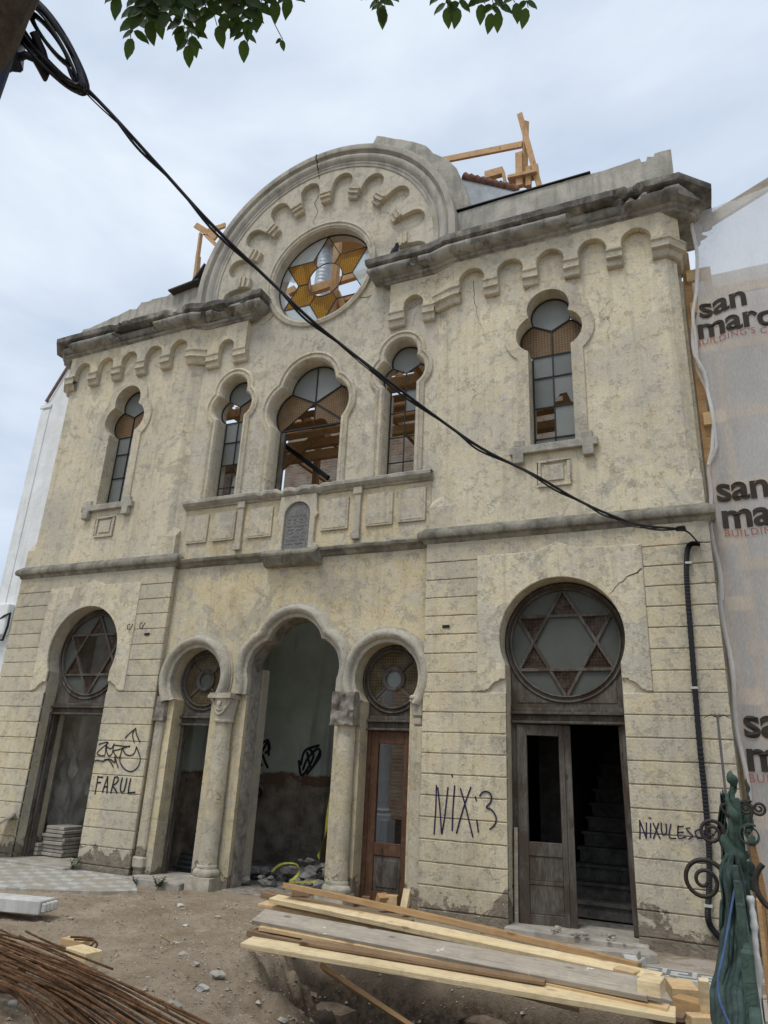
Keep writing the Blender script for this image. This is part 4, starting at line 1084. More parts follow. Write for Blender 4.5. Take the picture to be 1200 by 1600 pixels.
# ---------------- doorsteps and interior
m_ = MB(); m_.box(-4.45, -3.02, -.22, .6, -.12, .035); m_.jitter(.008, 5).build('doorstep', ST_SLAB, B, bevel=.01)
m_ = MB(); m_.box(-1.98, -1.08, -.20, .6, -.12, .03); m_.jitter(.008, 5).build('doorstep', ST_SLAB, B, bevel=.01)
m_ = MB(); m_.box(3.02, 4.42, -.10, .6, -.2, .02); m_.jitter(.008, 5).build('doorstep', ST_SLAB, B, bevel=.01)
m_ = MB(); m_.box(-.62, .82, .02, .6, -.2, -.01); m_.jitter(.01, 5).build('doorstep', ST_ROUGH, B, bevel=.01)
MB().box(-5.3, 5.3, .5, 9.0, -.12, -.02).build('interior_floor', ST_RUB, B)
P_IN = m_plaster('interior_plaster', (.30, .27, .21), (.36, .33, .27), (.22, .21, .18), .5, .2, seed=4.4)
t = MT('green_vestibule_wall')
z = t.sep()[2]; n = t.noise(t.vec(), 2.2, 9, .7, .4)
zz = t.math('ADD', z, t.math('MULTIPLY', t.math('SUBTRACT', n, .5), .25))
c = t.mix(t.ramp(n, .35, .7), (.38, .43, .37), (.50, .55, .485))
low = t.mix(t.ramp(t.noise(t.vec(loc=(2, 2, 2)), 3, 9, .72), .38, .62), (.13, .105, .08), (.32, .28, .22))
band = t.math('MULTIPLY', t.math('GREATER_THAN', zz, 1.17), t.math('LESS_THAN', t.math('ADD', zz, t.math('MULTIPLY', t.ramp(t.noise(t.vec(loc=(6, 6, 1)), 3.5, 8, .7), .5, .56), .4)), 1.32))
c2 = t.mix(band, low, (.17, .10, .07))
c = t.mix(t.mr(zz, 1.32, 1.36), c2, c)
c = t.mix(t.math('MULTIPLY', t.ramp(t.noise(t.vec(scale=(4, 4, .5)), 1.5, 7), .55, .75), .5), c, (.06, .065, .06))
GREEN = t.done(t.pbr(c, .9, t.bump(n, .5, .02), spec=.1))
# vestibule
MB().box(-2.05, -.72, 2.75, 3.0, -.1, 4.3).build('vestibule_wall', GREEN, B)
MB().box(-2.2, -2.05, .9, 3.0, -.1, 4.3).build('vestibule_side_wall', GREEN, B)
# patched reveal behind the big arch
MB().box(-.80, -.645, YC+.31, YC+.36, -.1, 4.2).jitter(.02, 6).build('reveal_masonry', ST_ROUGH, B)
m_ = MB(); m_.box(-.80, -.615, YC+.365, YC+.56, -.1, 2.75); m_.jitter(.012, 5).build('reveal_plaster', P_TRIM, B, bevel=.01)
MB().box(2.2, 5.3, .5, 3.8, 4.3, 4.5).build('shade_floor_slab', ST_RUB, B)  # unseen slab, added to keep the room below dark
# left room
MB().box(-5.3, -2.75, 2.3, 2.5, -.1, 4.3).build('room_wall', ST_ROUGH, B)
PALE = m_stone('pale_mortar', (.60, .56, .48), (.82, .78, .70), (.40, .36, .30), 5, .3, strength=1.0)
rows_ = []
for i in range(70):
    z = -.1+4.4*i/69; row = []
    for j in range(40):
        u_ = j/39
        if u_ < .7: x, y = -5.30+.86*u_/.7, .98
        else: x, y = -4.44, .98+.7*(u_-.7)/.3
        lo_ = sstep(2.1, 1.6, z+.35*nz(x*3, 1, z)) if False else (1-sstep(1.5, 1.7, z+.4*nz(x*3, 1, z)))
        d = (.10*nz(x*4, y*4, z*4)+.05*nz(x*11, y*11, z*11))*lo_+.06*lo_
        row.append((x-(d if u_ > .7 else 0), y+d, z))
    rows_.append(row)
MB().strip(rows_).build('room_pier', PALE, B, smooth=60)
# little left door: splintered inner jamb and a dark side wall
m_ = MB(); m_.box(-2.55, -2.12, 1.0, 1.3, -.1, 4.3); m_.jitter(.03, 6).build('room_pier', PALE, B)
SHADE_WALL = m_simple('shade_dark_plaster', (.05, .046, .04), .95, 0, .5, 5, .5)  # shade of the stair room put into the wall colour
# stair room behind the right door
MB().box(4.62, 4.75, .5, 4.3, -.1, 4.3).build('room_wall', SHADE_WALL, B)
MB().box(2.2, 2.32, .5, 4.3, -.1, 4.3).build('room_wall', SHADE_WALL, B)
MB().box(2.2, 5.3, 4.2, 4.3, -.1, 4.3).build('room_wall', SHADE_WALL, B)
stx = MB()
for k in range(12):
    y0 = 1.15+.24*k; z1 = .17*(k+1)
    stx.box(3.42+.02*k, 4.62, y0, y0+.28, z1-.17, z1-.035); stx.box(3.39+.02*k, 4.62, y0-.03, y0+.28, z1-.035, z1)
stx.jitter(.006, 5).build('staircase', m_stone('dark_stair', (.07, .066, .06), (.17, .16, .145), (.04, .037, .033), 6, .4), B, bevel=.012)  # dimness of the stair room put into the stone colour
stw = MB(); stw.box(3.05, 3.40, 1.6, 4.2, -.1, 4.3); stw.jitter(.02, 4).build('stair_wall', SHADE_WALL, B)
MB().box(5.28, 5.382, .43, 1.24, -.1, 8.55).build('side_return_wall', P_BAY, B)
# nave: side walls and ruined brick end wall, open to the sky
m_ = MB(); jag = [(-5.35, 0), (5.35, 0)]+[(5.35-10.7*i/24, 11.0+.7*nz(i*.9, 3)+.4*nz(i*2.3, 8)) for i in range(25)]
m_.prism(jag, 7.6, 8.0).build('nave_end_wall', BRICK, B)
MB().box(-5.4, -5.05, .6, 8.0, -.1, 8.5).build('nave_side_wall', BRICK, B)
MB().box(5.05, 5.36, .6, 8.0, -.1, 8.5).build('nave_side_wall', BRICK, B)
m_ = MB(); m_.box(-.9, .9, 5.2, 5.6, -.1, .62); m_.jitter(.03, 5).build('nave_low_wall', BRICK, B)
m_ = MB(); m_.lathe([(.17, .62), (.17, .70), (.13, .74), (.15, .78), (.115, .82), (.105, 4.2), (.15, 4.3), (.16, 4.45)], -.50, 4.6, 20); m_.box(-.68, -.32, 4.42, 4.78, -.1, .62)
m_.build('nave_column', WHITE, B, smooth=40)
MB().box(-.2, 1.9, 6.4, 6.6, -.1, 4.0).build('nave_plaster_wall', P_TRIM, B)

# ---------------- parapets, roof remains
def jagpoly(top, zb, y0, y1, amp=.03):
    out_ = []
    for a, b in zip(top, top[1:]):
        n_ = max(1, int(math.dist(a, b)/.08))
        for k in range(n_):
            x = a[0]+(b[0]-a[0])*k/n_; z = a[1]+(b[1]-a[1])*k/n_
            out_.append((x, z+amp*nz(x*7, 3)+amp*.8*nz(x*23, 5)))
    out_.append(top[-1])
    return MB().prism([(top[-1][0], zb), (top[0][0], zb)][::-1][:0]+[(top[0][0], zb)]+out_+[(top[-1][0], zb)], y0, y1)
jagpoly([(2.1, 9.62), (3.2, 9.66), (4.1, 9.665), (4.6, 9.66), (5.02, 9.70), (5.04, 9.62), (5.10, 9.62), (5.12, 9.69), (5.2, 9.66), (5.22, 9.71), (5.43, 9.70)], 8.90, .10, .42, .014).build('parapet', ST_PAR, B, bevel=.008)
jagpoly([(-5.45, 9.18), (-5.38, 9.33), (-5.0, 9.37), (-4.6, 9.44), (-4.30, 9.50), (-4.05, 9.50), (-3.95, 9.60), (-3.5, 9.60), (-3.0, 9.63), (-2.35, 9.66)], 8.90, .10, .42, .035).build('parapet', ST_PAR, B, bevel=.008)
# thin coping on the right, black roofing felt on the left
MB().bar((2.2, .12, 9.665), (4.35, .12, 9.685), .1, .014).build('coping_strip', I_BLK, B)
q0, q1 = aty(268, 459, .05), aty(304, 447, .05)
f_ = MB(); f_.bar((q0.x, .2, q0.z+.01), (q1.x+.15, .2, q1.z+.05), .5, .03); f_.bar((q1.x, .15, q1.z), (q1.x+.25, .15, q1.z+.35), .4, .03)
f_.jitter(.012, 6).build('roofing_felt', m_simple('felt', (.05, .048, .045), .8), B)
ZINC = m_stone('zinc_sheet', (.30, .33, .35), (.44, .47, .49), (.24, .22, .2), 3, .4, strength=.2)
Z = [aty(720, 280, .7), aty(806, 298, .9), aty(835, 294, 1.0), aty(840, 310, .55), aty(735, 345, .45), aty(700, 345, .45)]
MB().add([tuple(q) for q in Z]+[(q.x, q.y+.25, q.z-.12) for q in Z], [(0, 1, 2, 3, 4, 5), (6, 7, 8, 9, 10, 11)]+[(i, (i+1) % 6, 6+(i+1) % 6, 6+i) for i in range(6)]).build('zinc_roof_sheet', ZINC, B)
TILE = m_simple('old_roof_tile', (.17, .085, .06), .85, 0, .5, 9, .6)
a, b = aty(725, 277, .72), aty(808, 297, .92)
r_ = MB()
for k in range(9):
    p, q = a.lerp(b, k/9), a.lerp(b, (k+1.08)/9)
    r_.tube([p+Vector((0, 0, .02)), q+Vector((0, 0, -.01))], [.075, .06], 8)
r_.build('ridge_tiles', TILE, B, smooth=50)

# ---------------- graffiti on the stucco
INK = m_simple('black_spray', (.012, .011, .018), .7, 0, .3, 20, 0)
INKB = m_simple('blue_black_spray', (.014, .010, .045), .65, 0, .3, 20, 0)
def strokes(name, mat, lst, off, zoom, y, w_, label, parent=B):
    m_ = MB()
    k = 0
    for st_ in lst:
        pts_ = []
        for a_, b_ in st_:
            q = aty(off[0]+a_/zoom, off[1]+b_/zoom, y-.0006*k); pts_.append(Vector((q.x, q.z)))
        # Catmull-Rom smoothing
        P = [pts_[0]]+pts_+[pts_[-1]]; Q = []
        for i in range(1, len(P)-2):
            for s_ in range(5):
                t_ = s_/5; p0, p1, p2, p3 = P[i-1], P[i], P[i+1], P[i+2]
                Q.append(.5*((2*p1)+(p2-p0)*t_+(2*p0-5*p1+4*p2-p3)*t_*t_+(3*p1-p0-3*p2+p3)*t_**3))
        Q.append(pts_[-1])
        if len(pts_) == 2: Q = pts_
        ribbon(m_, [(q.x, q.y) for q in Q], w_, y-.0006*k)
        for q in (Q[0], Q[-1]):
            m_.add([(q.x+w_*.5*cos(2*pi*i/10), y-.0006*k, q.y+w_*.5*sin(2*pi*i/10)) for i in range(10)], [tuple(range(10))])
        k += 1
    return lab(m_.build(name, mat, parent), label)
strokes('graffiti', INKB, [[(187, 320), (178, 640), (155, 970)], [(205, 350), (235, 640), (255, 960)], [(262, 965), (300, 720), (342, 350)],
    [(432, 325), (410, 620), (398, 920)], [(395, 175), (400, 200)], [(510, 365), (570, 570), (625, 800), (675, 1005)], [(648, 345), (570, 560), (500, 790), (458, 955)],
    [(708, 470), (722, 520)], [(728, 790), (748, 940)], [(770, 460), (800, 415), (850, 400), (905, 425), (925, 480), (905, 555), (858, 612), (930, 650), (980, 730), (985, 800), (955, 860), (905, 905)]], (660, 1190), 8.571, -.004, .017, 'dark blue sprayed letters NIX and a 3')
strokes('graffiti', INK, [[(230, 925), (210, 1060), (183, 1205)], [(230, 940), (305, 945)], [(215, 1030), (270, 1025)],
    [(380, 935), (340, 1050), (300, 1175)], [(380, 935), (378, 1050), (368, 1190)], [(325, 1095), (380, 1090)],
    [(490, 940), (460, 1060), (430, 1190)], [(490, 945), (535, 940), (545, 985), (510, 1040), (455, 1075), (490, 1120), (525, 1190)],
    [(610, 955), (580, 1090), (590, 1170), (630, 1165), (655, 1090), (680, 965)], [(740, 970), (715, 1080), (700, 1190)], [(700, 1190), (805, 1180)]], (130, 1120), 10, -.004, .021, 'black sprayed word FARUL')
strokes('graffiti', INK, [[(245, 430), (390, 400), (215, 565), (330, 605), (350, 480), (375, 410)], [(365, 450), (370, 560), (405, 610), (450, 570), (480, 420)], [(375, 470), (430, 500), (475, 440)], [(480, 440), (640, 460), (725, 465)], [(725, 455), (560, 510), (470, 540), (555, 645), (610, 490)],
    [(610, 490), (660, 580), (740, 605), (800, 560), (830, 470)], [(600, 530), (570, 690), (640, 810), (740, 855), (830, 810), (880, 720), (885, 620), (835, 480)], [(655, 330), (720, 260), (820, 180)], [(800, 195), (770, 280), (795, 400)], [(820, 180), (830, 270), (885, 395)],
    [(150, 715), (200, 680), (260, 690), (310, 690)], [(305, 700), (380, 670), (430, 710), (465, 785)], [(330, 670), (420, 660), (490, 715), (490, 620), (515, 700), (545, 795)]], (130, 1120), 10, -.004, .017, 'black sprayed scribble tag')
strokes('graffiti', INKB, [[(155, 175), (160, 300), (158, 405)], [(155, 175), (200, 290), (238, 400)], [(240, 205), (238, 400)], [(292, 215), (292, 385)], [(275, 143), (295, 148)],
    [(325, 210), (370, 310), (410, 400)], [(390, 215), (360, 310), (328, 400)], [(425, 210), (430, 310), (455, 360), (490, 320), (485, 220)], [(545, 225), (525, 380), (605, 400)],
    [(635, 240), (640, 390), (730, 385)], [(635, 255), (700, 250)], [(640, 325), (700, 322)], [(785, 270), (740, 280), (790, 340), (820, 370), (770, 410)], [(895, 290), (850, 320), (880, 395), (940, 400)],
    [(960, 300), (970, 370), (1010, 385), (1030, 310)], [(1120, 300), (1095, 330)]], (980, 1260), 8, -.004, .013, 'blue black word NIXULESCU')
strokes('graffiti', INK, [[(325, 1035), (320, 1060), (350, 1075), (385, 1068), (360, 1035), (335, 1032)]], (220, 900), 3.077, YC-.155, .006, 'small pencilled loop on the column')
strokes('graffiti', INK, [[(770, 905), (790, 840), (855, 815)], [(780, 930), (800, 880), (850, 830), (860, 870), (800, 950)], [(800, 850), (820, 920), (860, 850)], [(760, 890), (775, 960), (830, 870), (810, 830)], [(560, 850), (530, 870), (560, 900), (560, 870)], [(540, 840), (555, 815), (575, 825), (570, 880), (580, 910)], [(590, 800), (610, 790), (620, 830), (600, 850)], [(580, 850), (610, 800), (615, 860)], [(585, 860), (600, 900), (610, 920)], [(520, 1020), (545, 1000), (580, 1040), (560, 1060), (530, 1040)]], (220, 900), 3.077, 2.745, .045, 'black scrawls on the vestibule wall')
# hooks and holes in the left pier
hk = MB()
for (px, py) in ((203, 980), (222, 978)):
    p = aty(px, py, 0); hk.tube([p+Vector((0, -.01, .05)), p+Vector((0, -.05, .02)), p+Vector((.01, -.05, -.04)), p+Vector((.05, -.05, -.05)), p+Vector((.08, -.05, .0)), p+Vector((.09, -.04, .04))], .007, 6)
hk.build('iron_hook', I_BLK, B)
for (px, py) in ((230, 991), (697, 979)):
    p = aty(px, py, 0); MB().box(p.x-.045, p.x+.045, -.012, .0, p.z-.018, p.z+.018).build('iron_stub', I_BLK, B)

# ================================================================ TIMBER WORK
def beamset(par, lst, mat=W_TIMB, name='beam'):
    for p, q, w_, h_ in lst:
        MB().bar(p, q, w_, h_).build(name, mat, par, bevel=.004)
TR = thing('roof_timber_frame', 'raw timber guard frame standing on the roof right of the gable', 'timber frame', (2.6, 1.4, 9.7))
Y = 1.4
def T(px, py, y=Y): return aty(px, py, y)
beamset(TR, [(T(690, 251), T(816, 226), .05, .13), (T(812, 178), T(843, 292), .05, .10), (T(822, 190), T(819, 292, Y+.1), .10, .05), (T(811, 240), T(812, 292), .09, .12), (T(838, 258), T(842, 292), .07, .06),
    (T(758, 276), T(786, 268), .10, .16), (T(786, 268), T(792, 300), .09, .05), (T(795, 282), T(840, 272), .2, .07), (T(826, 292), T(826, 262), .09, .09)])
TL = thing('roof_timber_frame', 'raw timber trestle corner behind the left side of the gable', 'timber frame', (-3.3, .8, 9.6))
Y = .8
beamset(TL, [(T(306, 352), T(338, 372), .05, .13), (T(314, 365), T(304, 440), .09, .05), (T(318, 364), T(352, 352), .05, .12), (T(310, 400), T(306, 444), .12, .06), (T(322, 368), T(345, 390), .05, .08)])
FW = thing('timber_formwork', 'new timber decking, joists and posts filling the roofless upper hall', 'formwork', (0, 1.0, 4.5))
lst = []
for (y, z, xa, xb) in ((1.3, 7.55, -2.9, 2.6), (2.0, 8.05, -2.9, 2.6), (2.7, 8.5, -2.9, 2.6), (1.5, 6.55, -2.8, -.2), (3.4, 8.2, -3.2, 3.0), (4.2, 8.9, -3.2, 3.2), (1.9, 7.0, -2.6, 2.8), (5.2, 9.4, -3.2, 3.2)):
    lst.append(((xa, y, z), (xb, y, z), .10, .16))
for x in (-2.5, -1.3, .3, 1.4, 2.4): lst.append(((x, .9, 7.62), (x-.2, 5.6, 7.9), .08, .14))
for x, y in ((-2.2, 1.4), (-1.0, 2.1), (.15, 1.5), (1.15, 2.0), (1.9, 1.45), (-.4, 3.4), (2.3, 3.4)): lst.append(((x, y, 4.5), (x, y, 8.6), .10, .10))
for (p, q) in (((-1.8, 1.4, 6.0), (.2, 1.4, 7.5)), ((1.2, 1.3, 7.9), (2.0, 1.3, 6.1)), ((.6, 2.0, 8.2), (1.6, 2.0, 6.4)), ((-.2, 1.3, 7.5), (.6, 1.1, 6.6))): lst.append((p, q, .07, .14))
for sx_ in (-1, 1):
    for q in range(4): lst.append(((sx_*3.0, 1.1+.25*q, 6.25+.42*q), (sx_*4.7, 1.15+.25*q, 6.3+.42*q), .16, .12))
    lst.append(((sx_*3.75, 1.0, 5.2), (sx_*3.7, 1.0, 7.8), .10, .10)); lst.append(((sx_*3.0, 1.5, 5.6), (sx_*4.6, 1.7, 7.4), .07, .16))
beamset(FW, lst)
for i in range(11):
    z = 7.0+.02*(i % 3); y = 1.0+.22*i
    MB().bar((-2.6+.3*nz(i, 2), y, 6.72+.32*i), (2.6+.3*nz(i, 7), y, 6.72+.32*i), .19, .035).build('deck_plank', W_TIMB, FW, bevel=.003)
# things seen through the rose
RF = thing('timber_shoring', 'timber shoring posts and beams seen through the round gable window', 'shoring', (-.5, 2.0, 8.6))
def TT(px, py, y): return aty(px, py, y)
beamset(RF, [(TT(478, 457, 1.6), TT(522, 443, 1.6), .10, .18), (TT(529, 370, 1.4), TT(518, 505, 1.4), .12, .12), (TT(500, 380, 2.2), TT(580, 360, 2.2), .3, .08), (TT(526, 455, 1.5), TT(545, 500, 1.5), .10, .10),
    (TT(438, 465, 1.8), TT(462, 452, 1.8), .10, .16), (TT(528, 440, 2.0), TT(575, 425, 2.0), .10, .14), (TT(480, 420, 1.5), TT(483, 455, 1.5), .08, .08), (TT(510, 480, 1.7), TT(585, 462, 1.7), .25, .10), (TT(456, 395, 2.6), TT(585, 362, 2.6), 1.1, .06)])
DU = MB(); p, q = TT(512, 385, 2.4), TT(500, 470, 2.4)
DU.tube([p.lerp(q, i/60) for i in range(61)], [.17+.004*sin(i*1.6) for i in range(61)], 18)
tag(DU.build('ventilation_duct', m_simple('foil_duct', (.42, .45, .47), .5, .4, .2, 9, .3), smooth=60, loc=tuple(q)), 'ribbed silver flexible duct standing behind the star window', 'duct')
# dark steel beam and old stone fragments behind the middle window
SB = MB(); SB.bar(aty(440, 692, 1.2), aty(513, 747, .75), .05, .075); tag(SB.build('steel_beam', I_BLK, bevel=.006, loc=tuple(aty(512, 748, .75))), 'dark steel beam slanting across the wide middle window', 'beam')

# ================================================================ SIDE: netting, scaffold, neighbours
SBD = thing('side_building', 'grey rendered neighbouring wall behind the printed netting at right', 'building', (7.5, 1.6, 0))
m_ = MB(); m_.box(5.39, 12, 1.25, 2.0, -.1, 8.35); m_.build('wall', m_stone('grey_side_render', (.44, .435, .42), (.56, .555, .54), (.30, .295, .285), 2.0, .3), SBD)
m_ = MB()
SC = thing('scaffold_frame', 'pine scaffold ledgers and posts behind the printed netting', 'scaffold', (6.5, .9, 0))
for z in (.9, 1.9, 2.9, 3.9, 4.9, 5.9, 6.9, 7.75): MB().box(5.62, 10, .92, .96, z, z+.16).build('ledger', W_PINE, SC, bevel=.004)
for x in (5.72, 7.2, 8.7, 9.9): MB().box(x-.05, x+.05, .97, 1.07, -.1, 8.3).build('post', W_PINE, SC, bevel=.004)
p0, p1 = aty(1098, 352, .42), aty(1230, 270, .42)
MB().bar(p0, p1+(p1-p0)*1.2, .06, .17).build('top_rail', W_GREY, SC, bevel=.004)
PT = thing('edge_timbers', 'orange timber strips nailed up the right edge of the stucco wall', 'timber', (5.47, .55, 0))
MB().box(5.40, 5.50, .44, .54, -.1, 8.2).build('post', W_ORNG, PT, bevel=.004)
for z in (1.1, 2.3, 3.3, 4.05, 4.6, 5.6, 6.6, 7.2, 7.7): MB().box(5.44, 5.70, .38, .44, z, z+.17).build('block', W_PINE, PT, bevel=.004)
NET = thing('printed_netting', 'white translucent scaffold netting printed with large brown words', 'netting', (6.4, .3, 0))
xl = [(9.0, 5.62), (8.3, 5.58), (7.5, 5.54), (6.9, 5.44), (6.5, 5.42), (6.1, 5.50), (5.7, 5.55), (5.3, 5.52), (4.9, 5.40), (4.2, 5.39), (3.0, 5.40), (1.4, 5.42), (.4, 5.5)]
def xleft(z):
    for (z0, x0), (z1, x1) in zip(xl, xl[1:]):
        if z1 <= z <= z0: t_ = (z-z1)/(z0-z1); t_ = t_*t_*(3-2*t_); return x1+(x0-x1)*t_
    return xl[-1][1]
def ny(x, z): return .27+.045*sin(x*8+.9*sin(z*1.1))*(.6+.4*sin(z*.9))+.05*nz(x*2.2, z*.8)+.022*nz(x*7, z*1.6, 4)+.018*sin(x*21+z*2)*math.exp(-(x-5.4)*2.2)
rows_ = []; nzr, nxr = 110, 70
ptop0, ptop1 = aty(1095, 345, .27), aty(1230, 270, .27)
for i in range(nzr+1):
    row = []
    for j in range(nxr+1):
        u_ = (j/nxr)**1.5; x0 = xleft(.4+8.5*i/nzr); x = x0+(10-x0)*u_
        ztop = ptop0.z+(x-ptop0.x)*(ptop1.z-ptop0.z)/(ptop1.x-ptop0.x); ztop = min(max(ztop, 8.7), 10.2)
        z = .4+(ztop-.4)*i/nzr
        row.append((x, ny(x, z), z))
    rows_.append(row)
CL = MB().strip(rows_).build('net_cloth', m_net('white_net', (.90, .885, .86), .58), NET, smooth=70)
HM = MB()
for z0, z1 in ((1.2, 3.6), (3.4, 5.6), (5.0, 7.0), (6.3, 8.9)):
    HM.tube([(xleft(z0+(z1-z0)*i/16)+.01+.02*sin(i*.8), .24+.02*sin(i*1.1+z0), z0+(z1-z0)*i/16) for i in range(17)], .022, 6)
HM.build('bunched_edge', m_net('white_net_hem', (.90, .89, .87), .75), NET, smooth=60)
# printed words
BRN = m_simple('brown_print', (.045, .035, .028), .9, 0, .2, 6, 0)
REDP = m_simple('red_print', (.36, .13, .09), .9, 0, .2, 6, 0)
def text_mesh(body, size, px, py, y, slope, mat, name, label, bold=0.0, shear=0.0, space=1.0):
    cu = bpy.data.curves.new(name, 'FONT'); cu.body = body; cu.size = size; cu.offset = bold; cu.shear = shear; cu.space_character = space; cu.fill_mode = 'FRONT'; cu.resolution_u = 6
    o = bpy.data.objects.new(name, cu); COL.objects.link(o)
    dg = bpy.context.evaluated_depsgraph_get(); me = bpy.data.meshes.new_from_object(o.evaluated_get(dg))
    bpy.data.objects.remove(o)
    p = aty(px, py, y); off = wl(NET); V = []
    for v in me.vertices:
        x = p.x+v.co.x; z = p.z+v.co.y+slope*v.co.x
        V.append((x, z))
    m_ = MB(); m_.v = [(x, ny(x, z)-.012, z) for x, z in V]; m_.f = [tuple(q.vertices) for q in me.polygons]
    o = m_.build(name, mat, NET); o['label'] = label
    return o
for (px, py, sz, sl) in ((1094, 494, .50, .02), (1121, 782, .52, -.03), (1163, 1172, .52, -.05)):
    pass
TXT = [
  ('san', .43, 1093, 494, .03), ('marco', .43, 1090, 528, .03), ("BUILDING'S COATING", .115, 1087, 540, .03),
  ('san', .43, 1120, 782, .0), ('marco', .43, 1128, 824, .0), ("BUILDING'S COATING", .115, 1132, 838, .0),
  ('san', .43, 1163, 1150, .0), ('marco', .43, 1167, 1203, .0), ("BUILDING'S COATING", .115, 1170, 1222, .0)]
for i, (bdy, sz, px, py, sl) in enumerate(TXT):
    small = bdy.startswith('B')
    text_mesh(bdy, sz, px, py, .25, sl, REDP if small else BRN, 'printed_word', ('small red printed line' if small else 'large brown printed word'), 0 if small else .012, 0 if not small else .0, 1.15 if small else .98)

# white neighbour at left
WB = thing('white_building', 'white plastered neighbouring building edge at far left', 'building', (-8, 1.2, 0))
m_ = MB(); m_.prism([(-7.20, -.1), (-5.42, -.1), (-5.42, 10.2), (-6.55, 9.5), (-7.05, 8.55), (-7.20, 8.50)], 1.0, 3.5); m_.build('wall', WHITE, WB)
MB().box(-7.23, -6.97, .985, 1.0, -.1, 8.32).build('corner_pilaster', WHITE, WB, bevel=.01)
MB().box(-7.26, -6.94, .96, 1.0, 8.34, 8.44).build('pilaster_cap', WHITE, WB, bevel=.015)
MB().bar((-7.12, .97, 8.50), (-6.50, .97, 9.62), .06, .03).build('gutter_edge', m_simple('brown_gutter', (.22, .15, .12), .7), WB)
p = aty(10, 990, 1.0); MB().box(p.x-.35, p.x+.08, .86, 1.0, p.z-.05, p.z+.55).build('meter_box', WHITE, WB, bevel=.02)
m_ = MB(); a, b, c_ = aty(-6, 972, .9), aty(16, 958, .82), aty(4, 1000, .82); d = aty(-6, 1000, .9)
m_.tube([a, a.lerp(b, .6)+Vector((0, 0, .02)), b, b.lerp(c_, .5)+Vector((.03, 0, 0)), c_, d], .022, 8); m_.build('meter_cable', PLAST, WB)

# ================================================================ overhead cable, pole, tree
PL = thing('utility_pole', 'dark navy steel pole at the top left carrying the cable coil', 'pole', (1.05, -6.3, 0))
pa, pb = atd(-22, 120, 6.05), atd(12, 40, 6.2)
dv_ = (pb-pa).normalized(); base = Vector((pa.x-.25, pa.y-.05, -.1))
m_ = MB(); m_.bar(base, pa+dv_*1.2-RIGHT*.10, .22, .22); m_.build('post', I_POLE, PL, bevel=.02)
m_ = MB(); m_.bar(atd(-25, 66, 6.0), atd(32, 72, 5.95), .22, .24); m_.build('bracket', I_POLE, PL, bevel=.02)
CB = thing('cable_coil', 'tangled coil of spare black cable hung on the pole', 'cable', tuple(atd(78, 74, 5.98)))
Cc = atd(80, 75, 5.98); e1 = (RIGHT*.60-UP*.80).normalized(); e2 = (RIGHT*.80+UP*.60).normalized()
for k in range(9):
    A, Bm = .36+.02*nz(k, 3), .085+.035*nz(k*1.7, 9)+.02; sh = e1*.02*nz(k*3, 1)+e2*.04*nz(k*2.2, 5)-FWD*.01*k
    MB().tube([Cc+sh+e1*A*cos(2*pi*i/40)+e2*Bm*sin(2*pi*i/40)*(1-.25*cos(2*pi*i/40))+FWD*.03*sin(4*pi*i/40+k) for i in range(41)], .011+.004*(k % 2), 6, False).build('loop', PLAST, CB, smooth=60)
for k in range(5):
    A = .2+.05*nz(k, 8); sh = -e1*.05+e2*(.03+.02*nz(k, 4))
    MB().tube([Cc+sh+e1*A*cos(2*pi*i/30)+e2*.035*sin(2*pi*i/30)+FWD*.02*sin(k+i*.4) for i in range(31)], .013, 6, False).build('loop', PLAST, CB, smooth=60)
MB().tube([atd(12, 108, 5.95), atd(24, 92, 5.9), atd(40, 86, 5.88), atd(55, 92, 5.88), atd(63, 105, 5.88), atd(70, 121, 5.9), atd(74, 108, 5.92), atd(66, 80, 5.95), atd(52, 50, 5.97)], .026, 8).build('hose_bend', PLAST, CB, smooth=60)
cab_px = [(100, 95), (120, 122), (180, 185), (250, 262), (330, 350), (430, 447), (500, 512), (600, 590), (700, 665), (760, 705), (840, 745), (900, 780), (950, 803), (1000, 820), (1060, 826)]
A_ = atd(120, 122, 6.0); B_ = aty(1060, 826, -.1); nrm = Vector((-(B_-A_).y, (B_-A_).x, 0))
pts = []
for a, b in cab_px:
    d = ray(a, b); pts.append(CAM+d*((A_-CAM).dot(nrm)/d.dot(nrm)))
def smoothpts(P, n_=8):
    P = [P[0]]+list(P)+[P[-1]]; Q = []
    for i in range(1, len(P)-2):
        for s_ in range(n_):
            t_ = s_/n_; p0, p1, p2, p3 = P[i-1], P[i], P[i+1], P[i+2]
            Q.append(.5*((2*p1)+(p2-p0)*t_+(2*p0-5*p1+4*p2-p3)*t_*t_+(3*p1-p0-3*p2+p3)*t_**3))
    return Q+[P[-1]]
cp_ = smoothpts(pts)
WC = thing('overhead_cable', 'black twisted overhead cable running from the pole to the right wall', 'cable', tuple(B_))
MB().tube(cp_, .013, 7).build('strand', PLAST, WC, smooth=60)
MB().tube([p+Vector((.012*sin(i*.5), .0, -.018+.014*cos(i*.5))) for i, p in enumerate(cp_)], .010, 6).build('strand', PLAST, WC, smooth=60)
thin = [p+Vector((0, 0, -.05*max(0, sin((i/len(cp_))*pi*5))**2*(1 if i < 60 or i > 75 else .2)+.012)) for i, p in enumerate(cp_)]
MB().tube(thin, .005, 5).build('strand', PLAST, WC, smooth=60)
end = [aty(1060, 826, -.1), aty(1075, 832, -.1), aty(1085, 842, -.1), aty(1094, 852, -.08)]
for k in range(4): MB().tube(smoothpts([q+Vector((.012*nz(k, i, 3), -.01*k, .012*nz(k, i))) for i, q in enumerate(end)], 4), .007, 5).build('tail', PLAST, WC, smooth=60)
m_ = MB(); m_.rock(tuple(aty(1064, 826, -.11)), .045, (1.4, 1, .8), 2); m_.build('clamp', PLAST, WC)
